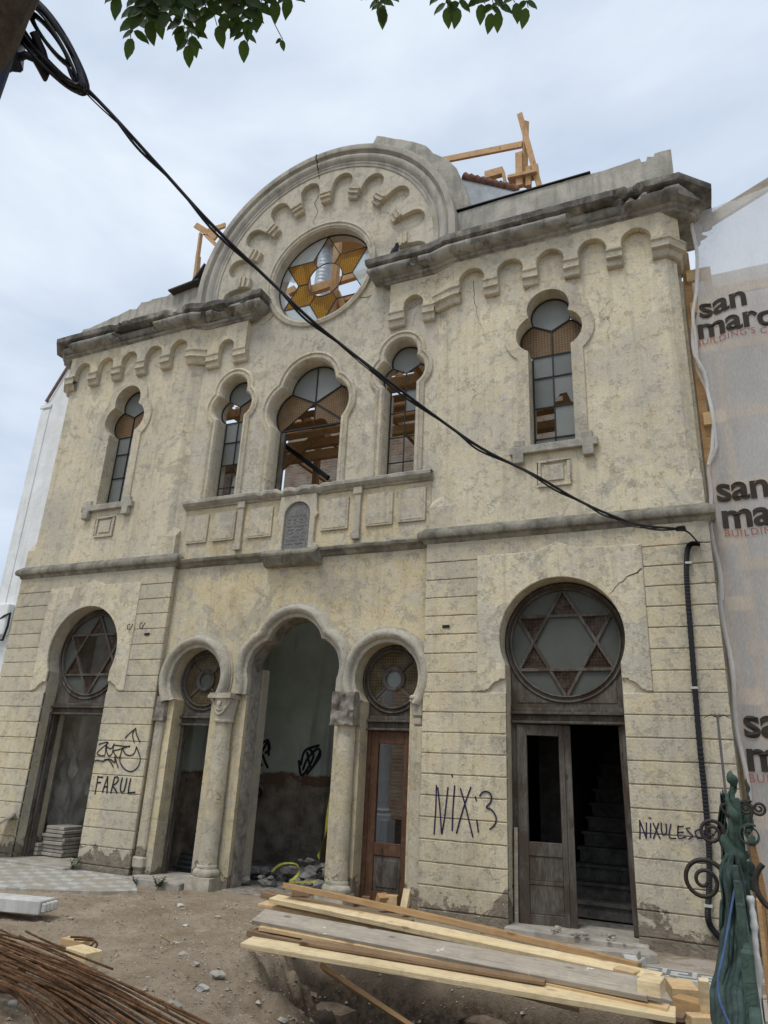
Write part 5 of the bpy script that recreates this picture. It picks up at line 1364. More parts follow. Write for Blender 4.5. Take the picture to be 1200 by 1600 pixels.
CDT_ = [(1094, 850), (1080, 850), (1074, 862), (1073, 905), (1080, 1000), (1092, 1150), (1102, 1250), (1108, 1330), (1108, 1390), (1106, 1430), (1112, 1450), (1128, 1468)]
cpts = smoothpts([aty(a, b, -.045) for a, b in CDT_], 10)
CD = thing('cable_conduit', 'black corrugated conduit climbing the right bay wall', 'conduit', tuple(cpts[-1]))
cd_ = smoothpts(cpts, 3)
MB().tube(cd_, [.026+.0045*(i % 2) for i in range(len(cd_))], 10).build('corrugated_hose', PLAST, CD, smooth=20)
for (a, b) in ((1076, 880), (1085, 1075), (1107, 1415)):
    p = aty(a, b, -.045); MB().box(p.x-.035, p.x+.035, -.078, -.002, p.z-.012, p.z+.012).build('clip', ST_MARB, CD)

# tree whose twigs hang into the top of the picture
BARK = m_stone('bark', (.07, .055, .04), (.15, .12, .09), (.03, .024, .018), 9, .5, strength=1.0)
t = MT('leaf_green'); n = t.noise(t.vec(), 9, 4); c = t.mix(t.ramp(n, .35, .65), (.030, .060, .014), (.055, .095, .022))
df = t.n('ShaderNodeBsdfPrincipled'); t.l(c, df.inputs['Base Color']); df.inputs['Roughness'].default_value = .5
tl = t.n('ShaderNodeBsdfTranslucent'); tl.inputs[0].default_value = (.07, .13, .015, 1)
ms = t.n('ShaderNodeMixShader'); ms.inputs[0].default_value = .35; t.l(df.outputs[0], ms.inputs[1]); t.l(tl.outputs[0], ms.inputs[2]); LEAF = t.done(ms.outputs[0])
TX = thing('tree', 'street tree with rough trunk and hanging pinnate leaves at the top edge', 'tree', (2.6, -7.3, 0))
tp_ = atd(-28, 10, 3.4)
dirv = (atd(25, 0, 3.4)-atd(0, 52, 3.4)).normalized()
edge_pt = atd(14, 30, 3.4); axis_pt = edge_pt-RIGHT*.19+UP*.05
m_ = MB(); tr_pts = [Vector((axis_pt.x-.75, axis_pt.y-.05, -.1)), Vector((axis_pt.x-.55, axis_pt.y-.03, 1.6)), axis_pt-dirv*.6-RIGHT*.06, axis_pt, axis_pt+dirv*.6, axis_pt+dirv*1.5]
tr_pts = smoothpts(tr_pts, 10)
m_.tube(tr_pts, [.23-.0006*i+.012*nz(i*.7) for i in range(len(tr_pts))], 14); m_.jitter(.02, 9).build('trunk', BARK, TX, smooth=60)
topv = tr_pts[-1]
brn = [[topv, topv+Vector((.7, .5, .6)), atd(250, -170, 4.4), atd(420, -120, 4.5), atd(640, -110, 4.7), atd(860, -90, 4.9)], [topv, topv+Vector((.4, .3, .4)), atd(200, -120, 4.3), atd(330, -70, 4.4), atd(480, -50, 4.5)]]
for k, b_ in enumerate(brn):
    q = smoothpts(b_, 8); MB().tube(q, [.06*(1-i/len(q))+.006 for i in range(len(q))], 7).build('branch', BARK, TX, smooth=60)
def leaflet(m_, p, d, nrm_, ln):
    d = d.normalized(); sd_ = d.cross(nrm_).normalized(); nn_ = sd_.cross(d)
    pr = [(0, .0), (.12, .30), (.35, .46), (.6, .40), (.85, .18), (1, 0)]
    V = [p]; ctr = []
    for t_, w_ in pr[1:-1]:
        c0 = p+d*ln*t_-nn_*ln*.10*t_*t_
        V += [c0+sd_*w_*ln*.62+nn_*ln*.06, c0, c0-sd_*w_*ln*.62+nn_*ln*.06]
    V.append(p+d*ln-nn_*ln*.12)
    F = [(0, 1, 2), (0, 2, 3)]
    for i in range(3):
        a = 1+3*i; F += [(a, a+3, a+4, a+1), (a+1, a+4, a+5, a+2)]
    F += [(10, 13, 11), (11, 13, 12)]
    m_.add(V, F)
def leafstem(name, px0, px1, dist, pairs, ln=.098, first=0.0):
    m_ = MB(); a, b = atd(*px0, dist), atd(*px1, dist-.05)
    ctr = [a.lerp(b, i/8)+RIGHT*.02*sin(i*.5+px0[0]) for i in range(9)]
    m_.tube(ctr, .0022, 5)
    ax = (b-a).normalized()
    for k in range(pairs):
        t_ = first+(1-first)*(k+.5)/pairs; p = a.lerp(b, t_)
        for s_ in (-1, 1):
            if random.random() < .06: continue
            d = (ax*.45+RIGHT*s_*(.9+.2*random.random())+FWD*random.uniform(-.35, .35)-UP*.15)
            leaflet(m_, p+ax*random.uniform(-.008, .008), d, (-FWD+UP*.3+RIGHT*random.uniform(-.5, .5)).normalized(), ln*random.uniform(.8, 1.1)*(1 if k < pairs-1 else .85))
    leaflet(m_, b, ax+RIGHT*random.uniform(-.2, .2), -FWD, ln)
    m_.build(name, LEAF, TX, smooth=80)
stems = [((228, -60), (207, 60), 4.3, 6), ((262, -40), (222, 20), 4.25, 4), ((243, -50), (246, 25), 4.35, 4), ((255, -70), (243, 10), 4.3, 4), ((276, -50), (295, 70), 4.3, 6), ((285, -40), (300, 55), 4.4, 5), ((292, -30), (262, 20), 4.2, 3), ((335, -60), (341, 40), 4.3, 5), ((345, -50), (322, 10), 4.4, 3), ((382, -60), (382, 62), 4.25, 6), ((400, -50), (388, 30), 4.35, 4), ((425, -60), (430, 0), 4.3, 3),
    ((585, -60), (594, 6), 4.6, 4), ((600, -50), (598, 12), 4.6, 3), ((690, -60), (697, 12), 4.7, 4), ((722, -60), (716, 12), 4.7, 4), ((770, -60), (768, 20), 4.7, 4), ((785, -60), (778, 18), 4.75, 3), ((826, -60), (822, 12), 4.75, 3), ((212, -40), (232, 34), 4.25, 4), ((300, -40), (283, 40), 4.3, 4), ((330, -40), (318, 26), 4.3, 4), ((352, -40), (352, 20), 4.35, 3), ((395, -50), (372, 22), 4.3, 4), ((412, -40), (405, 16), 4.3, 3), ((460, -60), (452, -4), 4.35, 3), ((745, -50), (752, 6), 4.7, 3), ((800, -50), (806, 4), 4.7, 3), ((205, -70), (185, -5), 4.2, 4), ((320, -70), (350, -8), 4.3, 3), ((362, -70), (362, -2), 4.3, 4), ((232, -60), (262, -2), 4.3, 4)]
for a_, b_, ds, pr in stems: leafstem('leaf_spray', a_, b_, ds, pr)
leafstem('leaf_spray', (411, -40), (440, 62), 4.3, 1, .05, .92)

# pigeon on the cornice
PG = thing('pigeon', 'dark pigeon perched on the cornice end beside the round gable', 'bird', (1.26, -.02, 8.93))
px_, py_, pz_ = 1.34, .0, 8.93
secs = [(-.19, .045, .012, .02), (-.12, .065, .03, .03), (-.06, .09, .058, .06), (0, .12, .072, .075), (.05, .15, .068, .08), (.085, .19, .045, .055), (.10, .225, .034, .038), (.112, .255, .036, .036), (.13, .27, .02, .022)]
rows_ = []
dirp = Vector((.75, -.55, 0)).normalized(); sdp = Vector((dirp.y, -dirp.x, 0))
for f_, z, rw_, rh in secs:
    rows_.append([Vector((px_, py_, pz_+z))+dirp*f_*.8+sdp*rw_*cos(2*pi*i/12)+Vector((0, 0, 1))*rh*sin(2*pi*i/12) for i in range(12)])
FEATH = m_simple('dark_feathers', (.035, .037, .045), .6, 0, .5, 18, .3)
m_ = MB().strip(rows_, True); m_.f += [tuple(range(12)), tuple(range(96, 108))]
PB = m_.build('body', FEATH, PG, smooth=70)
m_ = MB(); h0 = Vector((px_, py_, pz_+.268))+dirp*.105; m_.tube([h0, h0+dirp*.035-Vector((0, 0, .008))], [.009, .002], 6); m_.build('beak', I_BLK, PG)
m_ = MB()
for s_ in (-1, 1):
    q = Vector((px_, py_, pz_+.06))+sdp*.025*s_; m_.tube([q, q-Vector((0, 0, .065))], .005, 5)
    for a_ in (-.5, 0, .5): m_.tube([q-Vector((0, 0, .06)), q-Vector((0, 0, .062))+dirp*.03+sdp*.02*a_], .003, 4)
m_.build('legs', m_simple('pink_legs', (.25, .08, .07), .6), PG)

# ================================================================ YARD
# fence at the right edge with scrolls and green debris netting
FN = thing('iron_fence', 'green wrought iron fence with scrolls running in at the right edge', 'fence', (5.20, -4.5, -.05))
def spiral(c0, e_a, e_b, r0, turns, start, rt):
    pts_ = []
    n_ = int(26*turns)
    for i in range(n_+1):
        t_ = i/n_; a = start+2*pi*turns*t_; r = r0*(1-.86*t_)
        pts_.append(c0+e_a*r*cos(a)+e_b*r*sin(a))
    return pts_
yF = -4.6
def F_(px, py, y=yF): return aty(px, py, y)
ex, ez = Vector((1, 0, 0)), Vector((0, 0, 1))
fp = MB()
for (y, px) in ((-4.6, 1168),):
    b = F_(1166, 1400, y); fp.bar((b.x, y, -.1), (b.x, y, 1.45), .035, .035)
for y in (-5.0, -5.5, -6.0, -6.6):
    fp.bar((5.235+.01*(y+4.6), y, -.1), (5.235, y, 1.22), .022, .022)
fp.build('post', I_VERD, FN, bevel=.004)
MB().bar((5.235, -7.4, 1.12), (5.245, -4.3, 1.12), .02, .03).build('rail', I_VERD, FN, bevel=.004)
MB().bar((5.235, -7.4, .15), (5.245, -4.3, .15), .02, .03).build('rail', I_VERD, FN, bevel=.004)
sc_px = [((1100, 1376), 27, 1, 0.2), ((1112, 1301), 16, 1, 0.2), ((1186, 1263), 9, -1, 2.8), ((1166, 1262), 9, 1, 1.0)]
for (c0, r_px, hand, sta) in sc_px:
    cc0 = F_(*c0); r0 = r_px/FPX*(cc0-CAM).length
    pts_ = spiral(cc0, ex, ez, r0, 1.9, sta, 0)
    m_ = MB()
    if hand > 0:
        tail = [F_(1140, c0[1]+16), F_(1128, c0[1]-r_px*.45)]
    else:
        tail = [F_(1172, c0[1]+22), F_(1176, c0[1]+2)]
    pts_ = [tail[0], tail[1]]+pts_
    m_.tube(smoothpts(pts_, 3), [.0098*(r_px/27)**.4*(1-.3*i/(len(pts_)*3)) for i in range(len(smoothpts(pts_, 3)))], 8)
    m_.build('scroll', I_SCR, FN, smooth=60)
cc0 = F_(1196, 1382, -5.4); m_ = MB(); m_.tube(spiral(cc0+Vector((.05, 0, -.01)), ex, ez, .085, 1.6, 2.2, 0), .009, 8); m_.build('scroll', I_SCR, FN, smooth=60)
m_ = MB(); cc0 = F_(1172, 1305)
rows_ = [[cc0+ex*.048*cos(a)+ez*.048*sin(a)+Vector((0, dy, 0)) for a in [1.0+2*pi*1.15*i/30 for i in range(31)]] for dy in (-.05, .05)]
rows_ = [[p+(cc0-p)*.35*(i/30) for i, p in enumerate(r)] for r in rows_]
m_.strip(rows_); o = m_.build('ribbon_scroll', I_VERD, FN, smooth=60); md = o.modifiers.new('thick', 'SOLIDIFY'); md.thickness = .006
# twisted ribbon finials
def finial(px, ybase_px, ytop_px, y, wpx, turns, name='twisted_finial'):
    c0, c1 = F_(px, ybase_px, y), F_(px-2, ytop_px, y); L0 = []; n_ = 60
    wv = wpx/FPX*(c0-CAM).length; n_ = 90; ax = c1-c0
    rows_ = [[] for _ in range(7)]
    for i in range(n_+1):
        t_ = i/n_; c = c0.lerp(c1, t_); a = -2*pi*turns*t_+2.4; r_ = wv*.5*(1-.74*t_)
        e = Vector((cos(a), sin(a), 0)); hgt = ax.length/turns*.62*(1-.35*t_)
        for k in range(7):
            u_ = (k-3)/3
            rows_[k].append(c+e*r_*(.35+.65*(1-u_*u_)**.5 if k else .30)*(1+.12*sin(i*.5+k))+Vector((0, 0, hgt*.5*u_)))
    m_ = MB().strip(rows_); o = m_.build(name, I_VERD, FN, smooth=80); md = o.modifiers.new('thick', 'SOLIDIFY'); md.thickness = .006
    MB().tube([c0, c0.lerp(c1, .5), c1], [wv*.2, wv*.13, wv*.06], 8).build('finial_core', I_VERD, o, smooth=60)
    MB().tube([c1+Vector((.004*sin(k), 0, -.02+.011*k)) for k in range(7)], [wv*q for q in (.06, .12, .17, .18, .15, .10, .03)], 10).build('finial_bud', I_VERD, o, smooth=70)
finial(1146, 1375, 1222, yF, 40, 2.4); finial(1170, 1300, 1232, yF+.5, 15, 2.0)
for i in range(16):
    m_ = MB(); a = random.uniform(0, 6.28); p = F_(random.uniform(1150, 1176), random.uniform(1250, 1500), yF+random.uniform(-.1, .3)); m_.rock(tuple(p), random.uniform(.012, .028), (1, .6, 1.4), i*1.3).build('leaf_ornament', I_VERD, FN, smooth=60)
# green netting draped along the fence
GN = m_net('green_debris_net', (.050, .085, .070), .95, 160)
t = MT('green_net_cloth'); n = t.noise(t.vec(scale=(1, 1, .3)), 12, 7, .65); wv_ = t.noise(t.vec(scale=(220, 220, 220)), 1, 1)
c = t.mix(t.ramp(n, .35, .68), (.022, .042, .035), (.075, .115, .098)); c = t.mix(t.math('MULTIPLY', wv_, .35), c, (.02, .03, .028))
GNM = t.done(t.pbr(c, .75, t.bump(wv_, .3, .004), spec=.3))
GR = thing('green_netting', 'bunched dark green debris netting with a blue cord on the fence', 'netting', (5.15, -5.5, 0))
rows_ = []
outl = [(1330, 1138, 1150), (1350, 1128, 1154), (1370, 1123, 1160), (1400, 1127, 1166), (1440, 1126, 1172), (1480, 1124, 1176), (1520, 1117, 1176), (1550, 1111, 1176), (1580, 1112, 1178), (1640, 1114, 1184), (1720, 1116, 1196)]
def ip(y, k):
    for a, b in zip(outl, outl[1:]):
        if a[0] <= y <= b[0]: t_ = (y-a[0])/(b[0]-a[0]); return a[k]+(b[k]-a[k])*t_
    return outl[-1][k]
for i in range(121):
    py = 1334+(1715-1334)*i/120; t_ = i/120; row = []
    yb = -4.68-.95*sstep(.25, 1, t_)
    xa, xb = ip(py, 1), ip(py, 2)
    for j in range(61):
        u_ = j/60; px = xa+(xb-xa)*u_
        fold = .022*sin(u_*15+2.6*sin(t_*4)+t_*5)+.045*nz(u_*4, t_*6, 2)+.02*nz(u_*11, t_*14, 5)+.009*sin(u_*47+6*nz(t_*6, 3)+t_*9)+.05*sin(u_*pi)
        row.append(aty(px, py, yb-fold))
    rows_.append(row)
r2 = []
for i in range(31):
    t_ = i/30; py = 1238+105*t_; r2.append([aty(1124+5*(t_-.4)**2+1.5*sin(t_*9)+(9+7*t_)*j/10, py+5*sin(j*.9)*(1-t_), yF+.08-.02*sin(j*1.6+5*t_)) for j in range(11)])
o = MB().strip(r2).build('draped_cloth', GNM, GR, smooth=80); md = o.modifiers.new('thick', 'SOLIDIFY'); md.thickness = .005
o = MB().strip(rows_).build('draped_cloth', GNM, GR, smooth=80); md = o.modifiers.new('thick', 'SOLIDIFY'); md.thickness = .006; md.offset = 1
m_ = MB(); blue = [(1153, 1365), (1146, 1400), (1139, 1440), (1130, 1490), (1122, 1530), (1124, 1560), (1135, 1590), (1150, 1620)]
m_.tube(smoothpts([aty(a, b, -4.78-.95*sstep(.25, 1, (b-1222)/493)-.03) for a, b in blue], 6), .004, 6)
lab(m_.build('blue_cord', m_simple('blue_cord', (.06, .10, .21), .8), GR, smooth=60), 'bright blue edge cord')
m_ = MB(); m_.tube(smoothpts([aty(a, b, -4.7) for a, b in ((1172, 1400), (1178, 1440), (1180, 1480), (1186, 1520), (1184, 1560), (1190, 1610))], 6), [.014+.008*nz(i*.5) for i in range(31)], 6); m_.build('white_plastic_strip', m_simple('white_film', (.6, .6, .58), .6), GR, smooth=60)
# thin rod with a crown of wires
RD = thing('thin_rod', 'thin upright metal rod with a splayed wire tip beside the fence', 'rod', tuple(aty(1133, 1225, -4.3)*1.0))
a, b = aty(1121, 1121, -4.3), aty(1136, 1260, -4.3)
MB().tube([(b.x, b.y, -.05), b, a], .007, 6).build('shaft', m_simple('grey_steel', (.16, .15, .14), .5, .5), RD)
m_ = MB()
for k in range(6):
    an = pi*(.05+.9*k/5); m_.tube([a, a+Vector((.035*cos(an), .01*sin(k), .008+.012*sin(an))), a+Vector((.06*cos(an), .01*sin(k), -.006+.012*sin(an)))], .0016, 4)
m_.build('wire_tip', I_SCR, RD)

# ---------------- boards in the yard
def board(name, p0, p1, z0, z1, w_, th, mat, label, roll=0, bend=0, cat='board', group=None):
    a, b = atz(*p0, z0), atz(*p1, z1); c = (a+b)/2
    o = bpy.data.objects.new(name, None)
    # local frame: x along the board, so the grain follows it
    d = (b-a).normalized(); L2 = (b-a).length/2
    m_ = MB(); m_.bar((-L2, 0, 0), (L2, 0, 0), w_, th, (0, 0, 1), 0, 40, bend); m_.jitter(.003, 1.5+z0*2); m_.jitter(.0014, 14)
    ob = m_.build(name, mat, bevel=.003)
    r = d.cross(Vector((0, 0, 1))).normalized(); u = r.cross(d)
    M_ = Matrix((d, -r, u)).transposed()
    ob.matrix_world = Matrix.Translation(c) @ M_.to_4x4() @ Matrix.Rotation(roll, 4, 'X')
    bpy.data.objects.remove(o)
    return tag(ob, label, cat, group)
BG = 'boards in the heap before the doors'
board('plank', (385, 1472), (1056, 1586), .26, .24, .16, .034, W_PALE, 'pale clean plank lying at the very front of the board heap', .10, 0, group=BG)
board('batten', (470, 1471), (852, 1534), .30, .29, .07, .022, W_BRN, 'thin brown batten on the long pale batten, ending midway', .1, group=BG)
board('batten', (408, 1449), (1045, 1577), .275, .26, .075, .03, W_PINE, 'long thin pale batten just behind the front plank', .1, .01, group=BG)
board('plank', (395, 1456), (494, 1477), .23, .23, .15, .04, W_BRN, 'short dark brown plank stub at the left behind the front plank', 0, group=BG)
board('plank', (640, 1500), (1070, 1590), .20, .18, .12, .03, W_BRN, 'shaded brown plank lying beneath the front plank', 0, group=BG)
board('plank', (404, 1432), (1015, 1547), .33, .33, .175, .035, W_GREY, 'wide grey weathered plank splashed with plaster across the heap', .35, 0, group=BG)
board('plank', (428, 1404), (1032, 1530), .34, .32, .13, .04, W_PALE, 'pale yellow plank lying right behind the grey plank', .15, 0, group=BG)
board('plank', (410, 1412), (930, 1508), .27, .27, .13, .03, W_PINE, 'pine plank half hidden below the pale yellow plank', .1, 0, group=BG)
board('plank', (415, 1397), (640, 1444), .28, .26, .15, .055, W_BRN, 'short thick brown plank under the raised topmost plank', 0, 0, group=BG)
board('plank', (448, 1384), (1000, 1510), .46, .30, .13, .045, W_ORNG, 'orange brown topmost plank with its left end raised on a chunk', -.15, .012, group=BG)
board('plank', (505, 1512), (655, 1612), .14, -.12, .15, .03, W_ORNG, 'orange plank propped down into the pit below the front plank', -.5, group=BG)
board('batten', (690, 1520), (905, 1575), .08, -.05, .08, .03, W_BRN, 'dark batten down in the shaded pit under the heap', .2, group=BG)
def block(px, py, z, sx, sy, sz, rz, mat, label, rx=0, group='offcut wood blocks'):
    c = atz(px, py, z); m_ = MB().box(-sx/2, sx/2, -sy/2, sy/2, -sz/2, sz/2).jitter(.004, 9); o = m_.build('wood_block', mat, bevel=.004)
    o.location = c; o.rotation_euler = (rx, 0, rz); return tag(o, label, 'wood block', group)
block(470, 1394, .34, .17, .11, .07, .5, W_BRN, 'dark chunk propping the left end of the topmost plank')
block(553, 1393, .10, .10, .09, .20, .3, W_PINE, 'upright block leftmost before the red brown door', .05)
block(573, 1405, .04, .10, .09, .07, .1, W_BRN, 'low brown block between upright block and tumbled pair')
block(597, 1405, .10, .12, .09, .10, .9, W_ORNG, 'tilted orange block left of the pair before the door', .5)
block(612, 1407, .09, .14, .09, .11, .2, W_PINE, 'square pine block right of the pair before the door')
block(634, 1408, .12, .09, .06, .24, -.2, W_PALE, 'pale slat block leaning at the right foot of the red brown door', -.35)
block(655, 1420, .05, .26, .09, .05, -.2, W_PINE, 'flat pine offcut on the ground under the leaning slat')
block(1018, 1540, .35, .13, .18, .08, -.1, W_PALE, 'pale thick block at the right end of the grey plank')
block(1066, 1548, .10, .18, .20, .09, .3, W_PINE, 'square sawn block on the terrazzo right of the heap', .1)
block(1088, 1574, .14, .26, .12, .08, -.35, W_ORNG, 'long low block in front of the square sawn block')
block(1101, 1570, .18, .06, .05, .30, .2, W_PALE, 'upright slat standing beside the green netting', .2)
block(1100, 1596, .10, .20, .10, .07, .5, W_PINE, 'block at the bottom edge right of the front plank')
block(980, 1522, .32, .14, .10, .06, -.3, W_PINE, 'small offcut on the terrazzo behind the pale block end')
block(130, 1492, .10, .26, .14, .08, -.2, W_PALE, 'pale block under the rusty rods, nearest their bend', group=None)
block(118, 1472, .05, .22, .10, .05, .1, W_PINE, 'small pine offcut behind the rod bend', group=None)
block(0, 1520, .06, .30, .14, .10, .3, W_BRN, 'brown block carrying the rods at the left edge', group=None)
o = block(258, 1467, .03, .015, .012, .24, .3, W_PALE, 'thin pale splinter lying alone on the bare earth', 1.2, None); o.name = 'wood_splinter'; o['category'] = 'splinter'

# ---------------- rebar
rnd = random.Random(5)
for i in range(46):
    u_ = rnd.random(); lay = rnd.random()
    a = (rnd.uniform(-60, -5), 1447+75*u_+rnd.uniform(-4, 4)); endt = rnd.random()
    tx_ = 60+260*(1-u_)*1.0+rnd.uniform(-25, 35); 
    b = (tx_, 1612+rnd.uniform(-5, 20))
    if i % 9 == 0: b = (150+rnd.uniform(-20, 30), 1512+60*u_)
    z = .06+.10*lay
    A, Bp = atz(*a, z+.03), atz(*b, z-.02)
    if i % 9: Bp = A+(Bp-A)*1.25
    mid = (A+Bp)/2+Vector((rnd.uniform(-.02, .02), rnd.uniform(.03, .10), .015))
    pts_ = smoothpts([A-(Bp-A)*.3, A, mid, Bp], 6)
    pts_ = [Vector((p.x, p.y, max(p.z, gz(p.x, p.y)+.012))) for p in pts_]
    c0 = pts_[len(pts_)//2]
    m_ = MB().tube(pts_, .0072, 6); o = m_.build('rebar_rod', RUST, smooth=60, loc=tuple(c0))
    tag(o, 'rusty ribbed steel rod in the bundle at the lower left', 'steel rod', 'rusty rods in the bundle')
for k, (pp, zz, lb) in enumerate((([(40, 1455), (90, 1478), (125, 1484), (146, 1474), (142, 1466), (110, 1464)], .12, 'rusty rod bent into a hook, upper of the two at the bundle end'), ([(30, 1462), (80, 1486), (122, 1494), (150, 1480), (146, 1470), (116, 1468)], .09, 'rusty rod bent into a hook, lower of the two at the bundle end'))):
    pts_ = smoothpts([atz(a, b, zz) for a, b in pp], 6); tag(MB().tube(pts_, .008, 6).build('bent_rod', RUST, smooth=60, loc=tuple(pts_[8])), lb, 'steel rod')

# ---------------- marble, slabs, rubble
a, b = atz(-60, 1404, .09), atz(74, 1416, .09); d = (b-a).normalized(); m_ = MB(); m_.bar(a, b, .24, .12); 
for k in range(4): m_.bar(b+Vector((-d.y, d.x, 0))*(-.09+.06*k), b+d*.05+Vector((-d.y, d.x, 0))*(-.09+.06*k), .03, .08)
tag(m_.build('marble_post', ST_MARB, bevel=.008, loc=tuple(a)), 'pale marble post lying on the earth at the left edge', 'stone post')
a = aty(2, 1310, -.15); m_ = MB(); m_.bar((a.x-.25, -.35, .3), (a.x+.06, -.05, .62), .3, .04); tag(m_.build('leaning_slab', ST_SLAB, bevel=.006, loc=(a.x, -.2, .3)), 'pale slab leaning on the wall at the far left edge', 'slab')
STK = [(.0, 0, .46), (.015, .02, .44), (-.02, .01, .47), (.02, -.01, .40), (.0, .02, .45), (-.03, .0, .42), (.01, .01, .38), (-.01, .02, .36)]
ords = ['lowest', 'second lowest', 'third from the ground', 'fourth from the ground', 'fifth from the ground', 'third from the top', 'second from the top', 'topmost']
for k, (dx, dy, w_) in enumerate(STK):
    z = .045+.052*k; m_ = MB(); m_.box(-4.02+dx-w_/2, -4.02+dx+w_/2, .42+dy, .82+dy, z, z+.044); m_.jitter(.008, 6)
    tag(m_.build('stone_slab', ST_SLAB, bevel=.006, loc=(-4.02, .6, z)), 'dusty slab in the stack inside the left doorway, ' + ords[k], 'stone slab', 'slabs stacked in the left doorway')
for k in range(3):
    z = .045+.06*k; m_ = MB(); m_.box(-4.30, -4.20, .34, .60, z, z+.05); tag(m_.jitter(.008, 6).build('stone_slab', ST_SLAB, bevel=.006, loc=(-4.25, .5, z)), 'small slab piece left of the doorway stack, ' + ('bottom', 'middle', 'top')[k], 'stone slab', 'small slab pieces by the stack')
rnd = random.Random(11)
for i in range(75):
    u_ = rnd.random(); x = rnd.uniform(-1.2, .75); y = .35+rnd.random()*1.5
    hgt = .34*math.exp(-((x-.0)/.75)**2-((y-1.0)/.6)**2)
    r_ = rnd.uniform(.04, .13); z = rnd.random()*hgt
    m_ = MB().rock((x, y, z), r_, (1.2, 1, .6), i*1.37, 1); tag(m_.build('rubble_stone', ST_RUB, loc=(x, y, z)), 'grey broken stone in the rubble heap inside the big arch', 'stone', 'rubble inside the big arch')
GMR = m_stone('brown_clod', (.11, .08, .058), (.22, .17, .125), (.06, .045, .035), 9, .4)
# steps of broken slabs at the right door
for k, (pp, z, sx, sy, rz, lb) in enumerate((((930, 1488), .03, .75, .16, -.05, 'long grey slab lying below the right door sill'), ((955, 1500), -.02, .55, .22, -.15, 'pale slab piece under the long slab at the right door'), ((1000, 1494), -.0, .26, .20, .5, 'pale broken slab corner at the right jamb of the right door'), ((985, 1500), .03, .10, .22, .3, 'narrow upright slab chip before the right door'))):
    c = atz(*pp, z); m_ = MB().box(-sx/2, sx/2, -sy/2, sy/2, -.035, .035).jitter(.012, 7); o = m_.build('slab_piece', ST_MARB if k % 2 else ST_SLAB, bevel=.005); o.location = c; o.rotation_euler = (.12*(k == 3), -.06, rz); tag(o, lb, 'slab')
for i in range(22):
    c = aty(880+rnd.uniform(-5, 85), 1478+rnd.uniform(-10, 10), .0); x, y = 3.45+rnd.uniform(0, .75), -.03-rnd.uniform(-.15, .12); r_ = rnd.uniform(.01, .035)
    tag(MB().rock((x, y, .03+rnd.random()*.03), r_, (1.2, 1, .7), i*2.1, 1).build('plaster_crumb', ST_SLAB, loc=(x, y, .03)), 'pale plaster crumb on the right door sill', 'stone', 'crumbs on the right sill')
for k, (pp, z, sx, sy, sz, rz, lb) in enumerate((((505, 1585), -.50, .60, .16, .11, -.25, 'long rough kerb stone half buried at the pit edge, left of two'), ((760, 1606), -.46, .8, .2, .12, -.1, 'rough kerb stone deep in the shaded pit, right of two'))):
    c = atz(*pp, z); m_ = MB(); n_ = 10
    for i in range(n_): m_.box(-sx/2+sx*i/n_, -sx/2+sx*(i+1)/n_, -sy/2, sy/2, -sz/2, sz/2)
    m_.jitter(.03, 6); o = m_.build('kerb_stone', GMR, smooth=40); o.location = c; o.rotation_euler = (.1, -.1, rz); tag(o, lb, 'stone')
rnd = random.Random(21)
for i in range(34):
    p = atz(rnd.uniform(415, 620), rnd.uniform(1500, 1612), -.2); p = Vector((p.x, p.y, gz(p.x, p.y))); r_ = rnd.uniform(.015, .05)
    tag(MB().rock((p.x, p.y, p.z+r_*.2), r_, (1.2, .9, .6), i*1.7, 1).build('earth_clod', GMR if i % 2 else ST_SLAB, smooth=40, loc=tuple(p)), 'brown clod or stone on the crumbling earth bank below the front plank', 'stone', 'clods on the pit bank')
# yellow warning tape
YEL = m_simple('yellow_tape', (.36, .35, .06), .6, 0, .4, 18, .1)
TP = thing('warning_tape', 'yellow printed barrier tape trailing through the rubble in the arch', 'tape', (.5, .6, .1))
def tape(pts_, w_):
    P = smoothpts([Vector(p) for p in pts_], 6); r0, r1 = [], []
    for i, p in enumerate(P):
        tw = .5+.5*sin(i*.35); r0.append(p+Vector((w_*.5*tw, 0, -w_*.35))); r1.append(p-Vector((w_*.5*tw, 0, -w_*.35)))
    return MB().strip([r0, r1])
o = tape([aty(521, 1228, 1.4), aty(514, 1270, 1.35), aty(506, 1310, 1.2), aty(497, 1340, 1.0)], .075).build('hanging_strip', YEL, TP, smooth=70)
bk = MB()
for k in range(10):
    p = aty(519-2.0*k, 1240+9.5*k, 1.30); bk.box(p.x-.02, p.x+.02, p.y-.012, p.y-.008, p.z-.012, p.z+.012)
o = tape([aty(424, 1362, .75), aty(440, 1350, .7), aty(462, 1350, .7), aty(468, 1362, .6), aty(460, 1372, .5), aty(452, 1378, .4), aty(478, 1378, .35), aty(495, 1377, .35)], .028).build('tangled_strip', YEL, TP, smooth=70)
# pipes inside the small left door
for k in range(4):
    a = Vector((-2.35, .95+.03*k, .03+.06*k)); b = Vector((-1.45, .85+.03*k, .05+.06*k))
    tag(MB().tube([a, b], .027, 10).build('plastic_pipe', m_simple('grey_pipe_%d' % k, (.10, .11, .11), .5), smooth=60, loc=tuple(a)), 'grey pipe lying inside the small left doorway, ' + ('lowest', 'second lowest', 'second from the top', 'topmost')[k] + ' of four', 'pipe', 'pipes in the small left doorway')
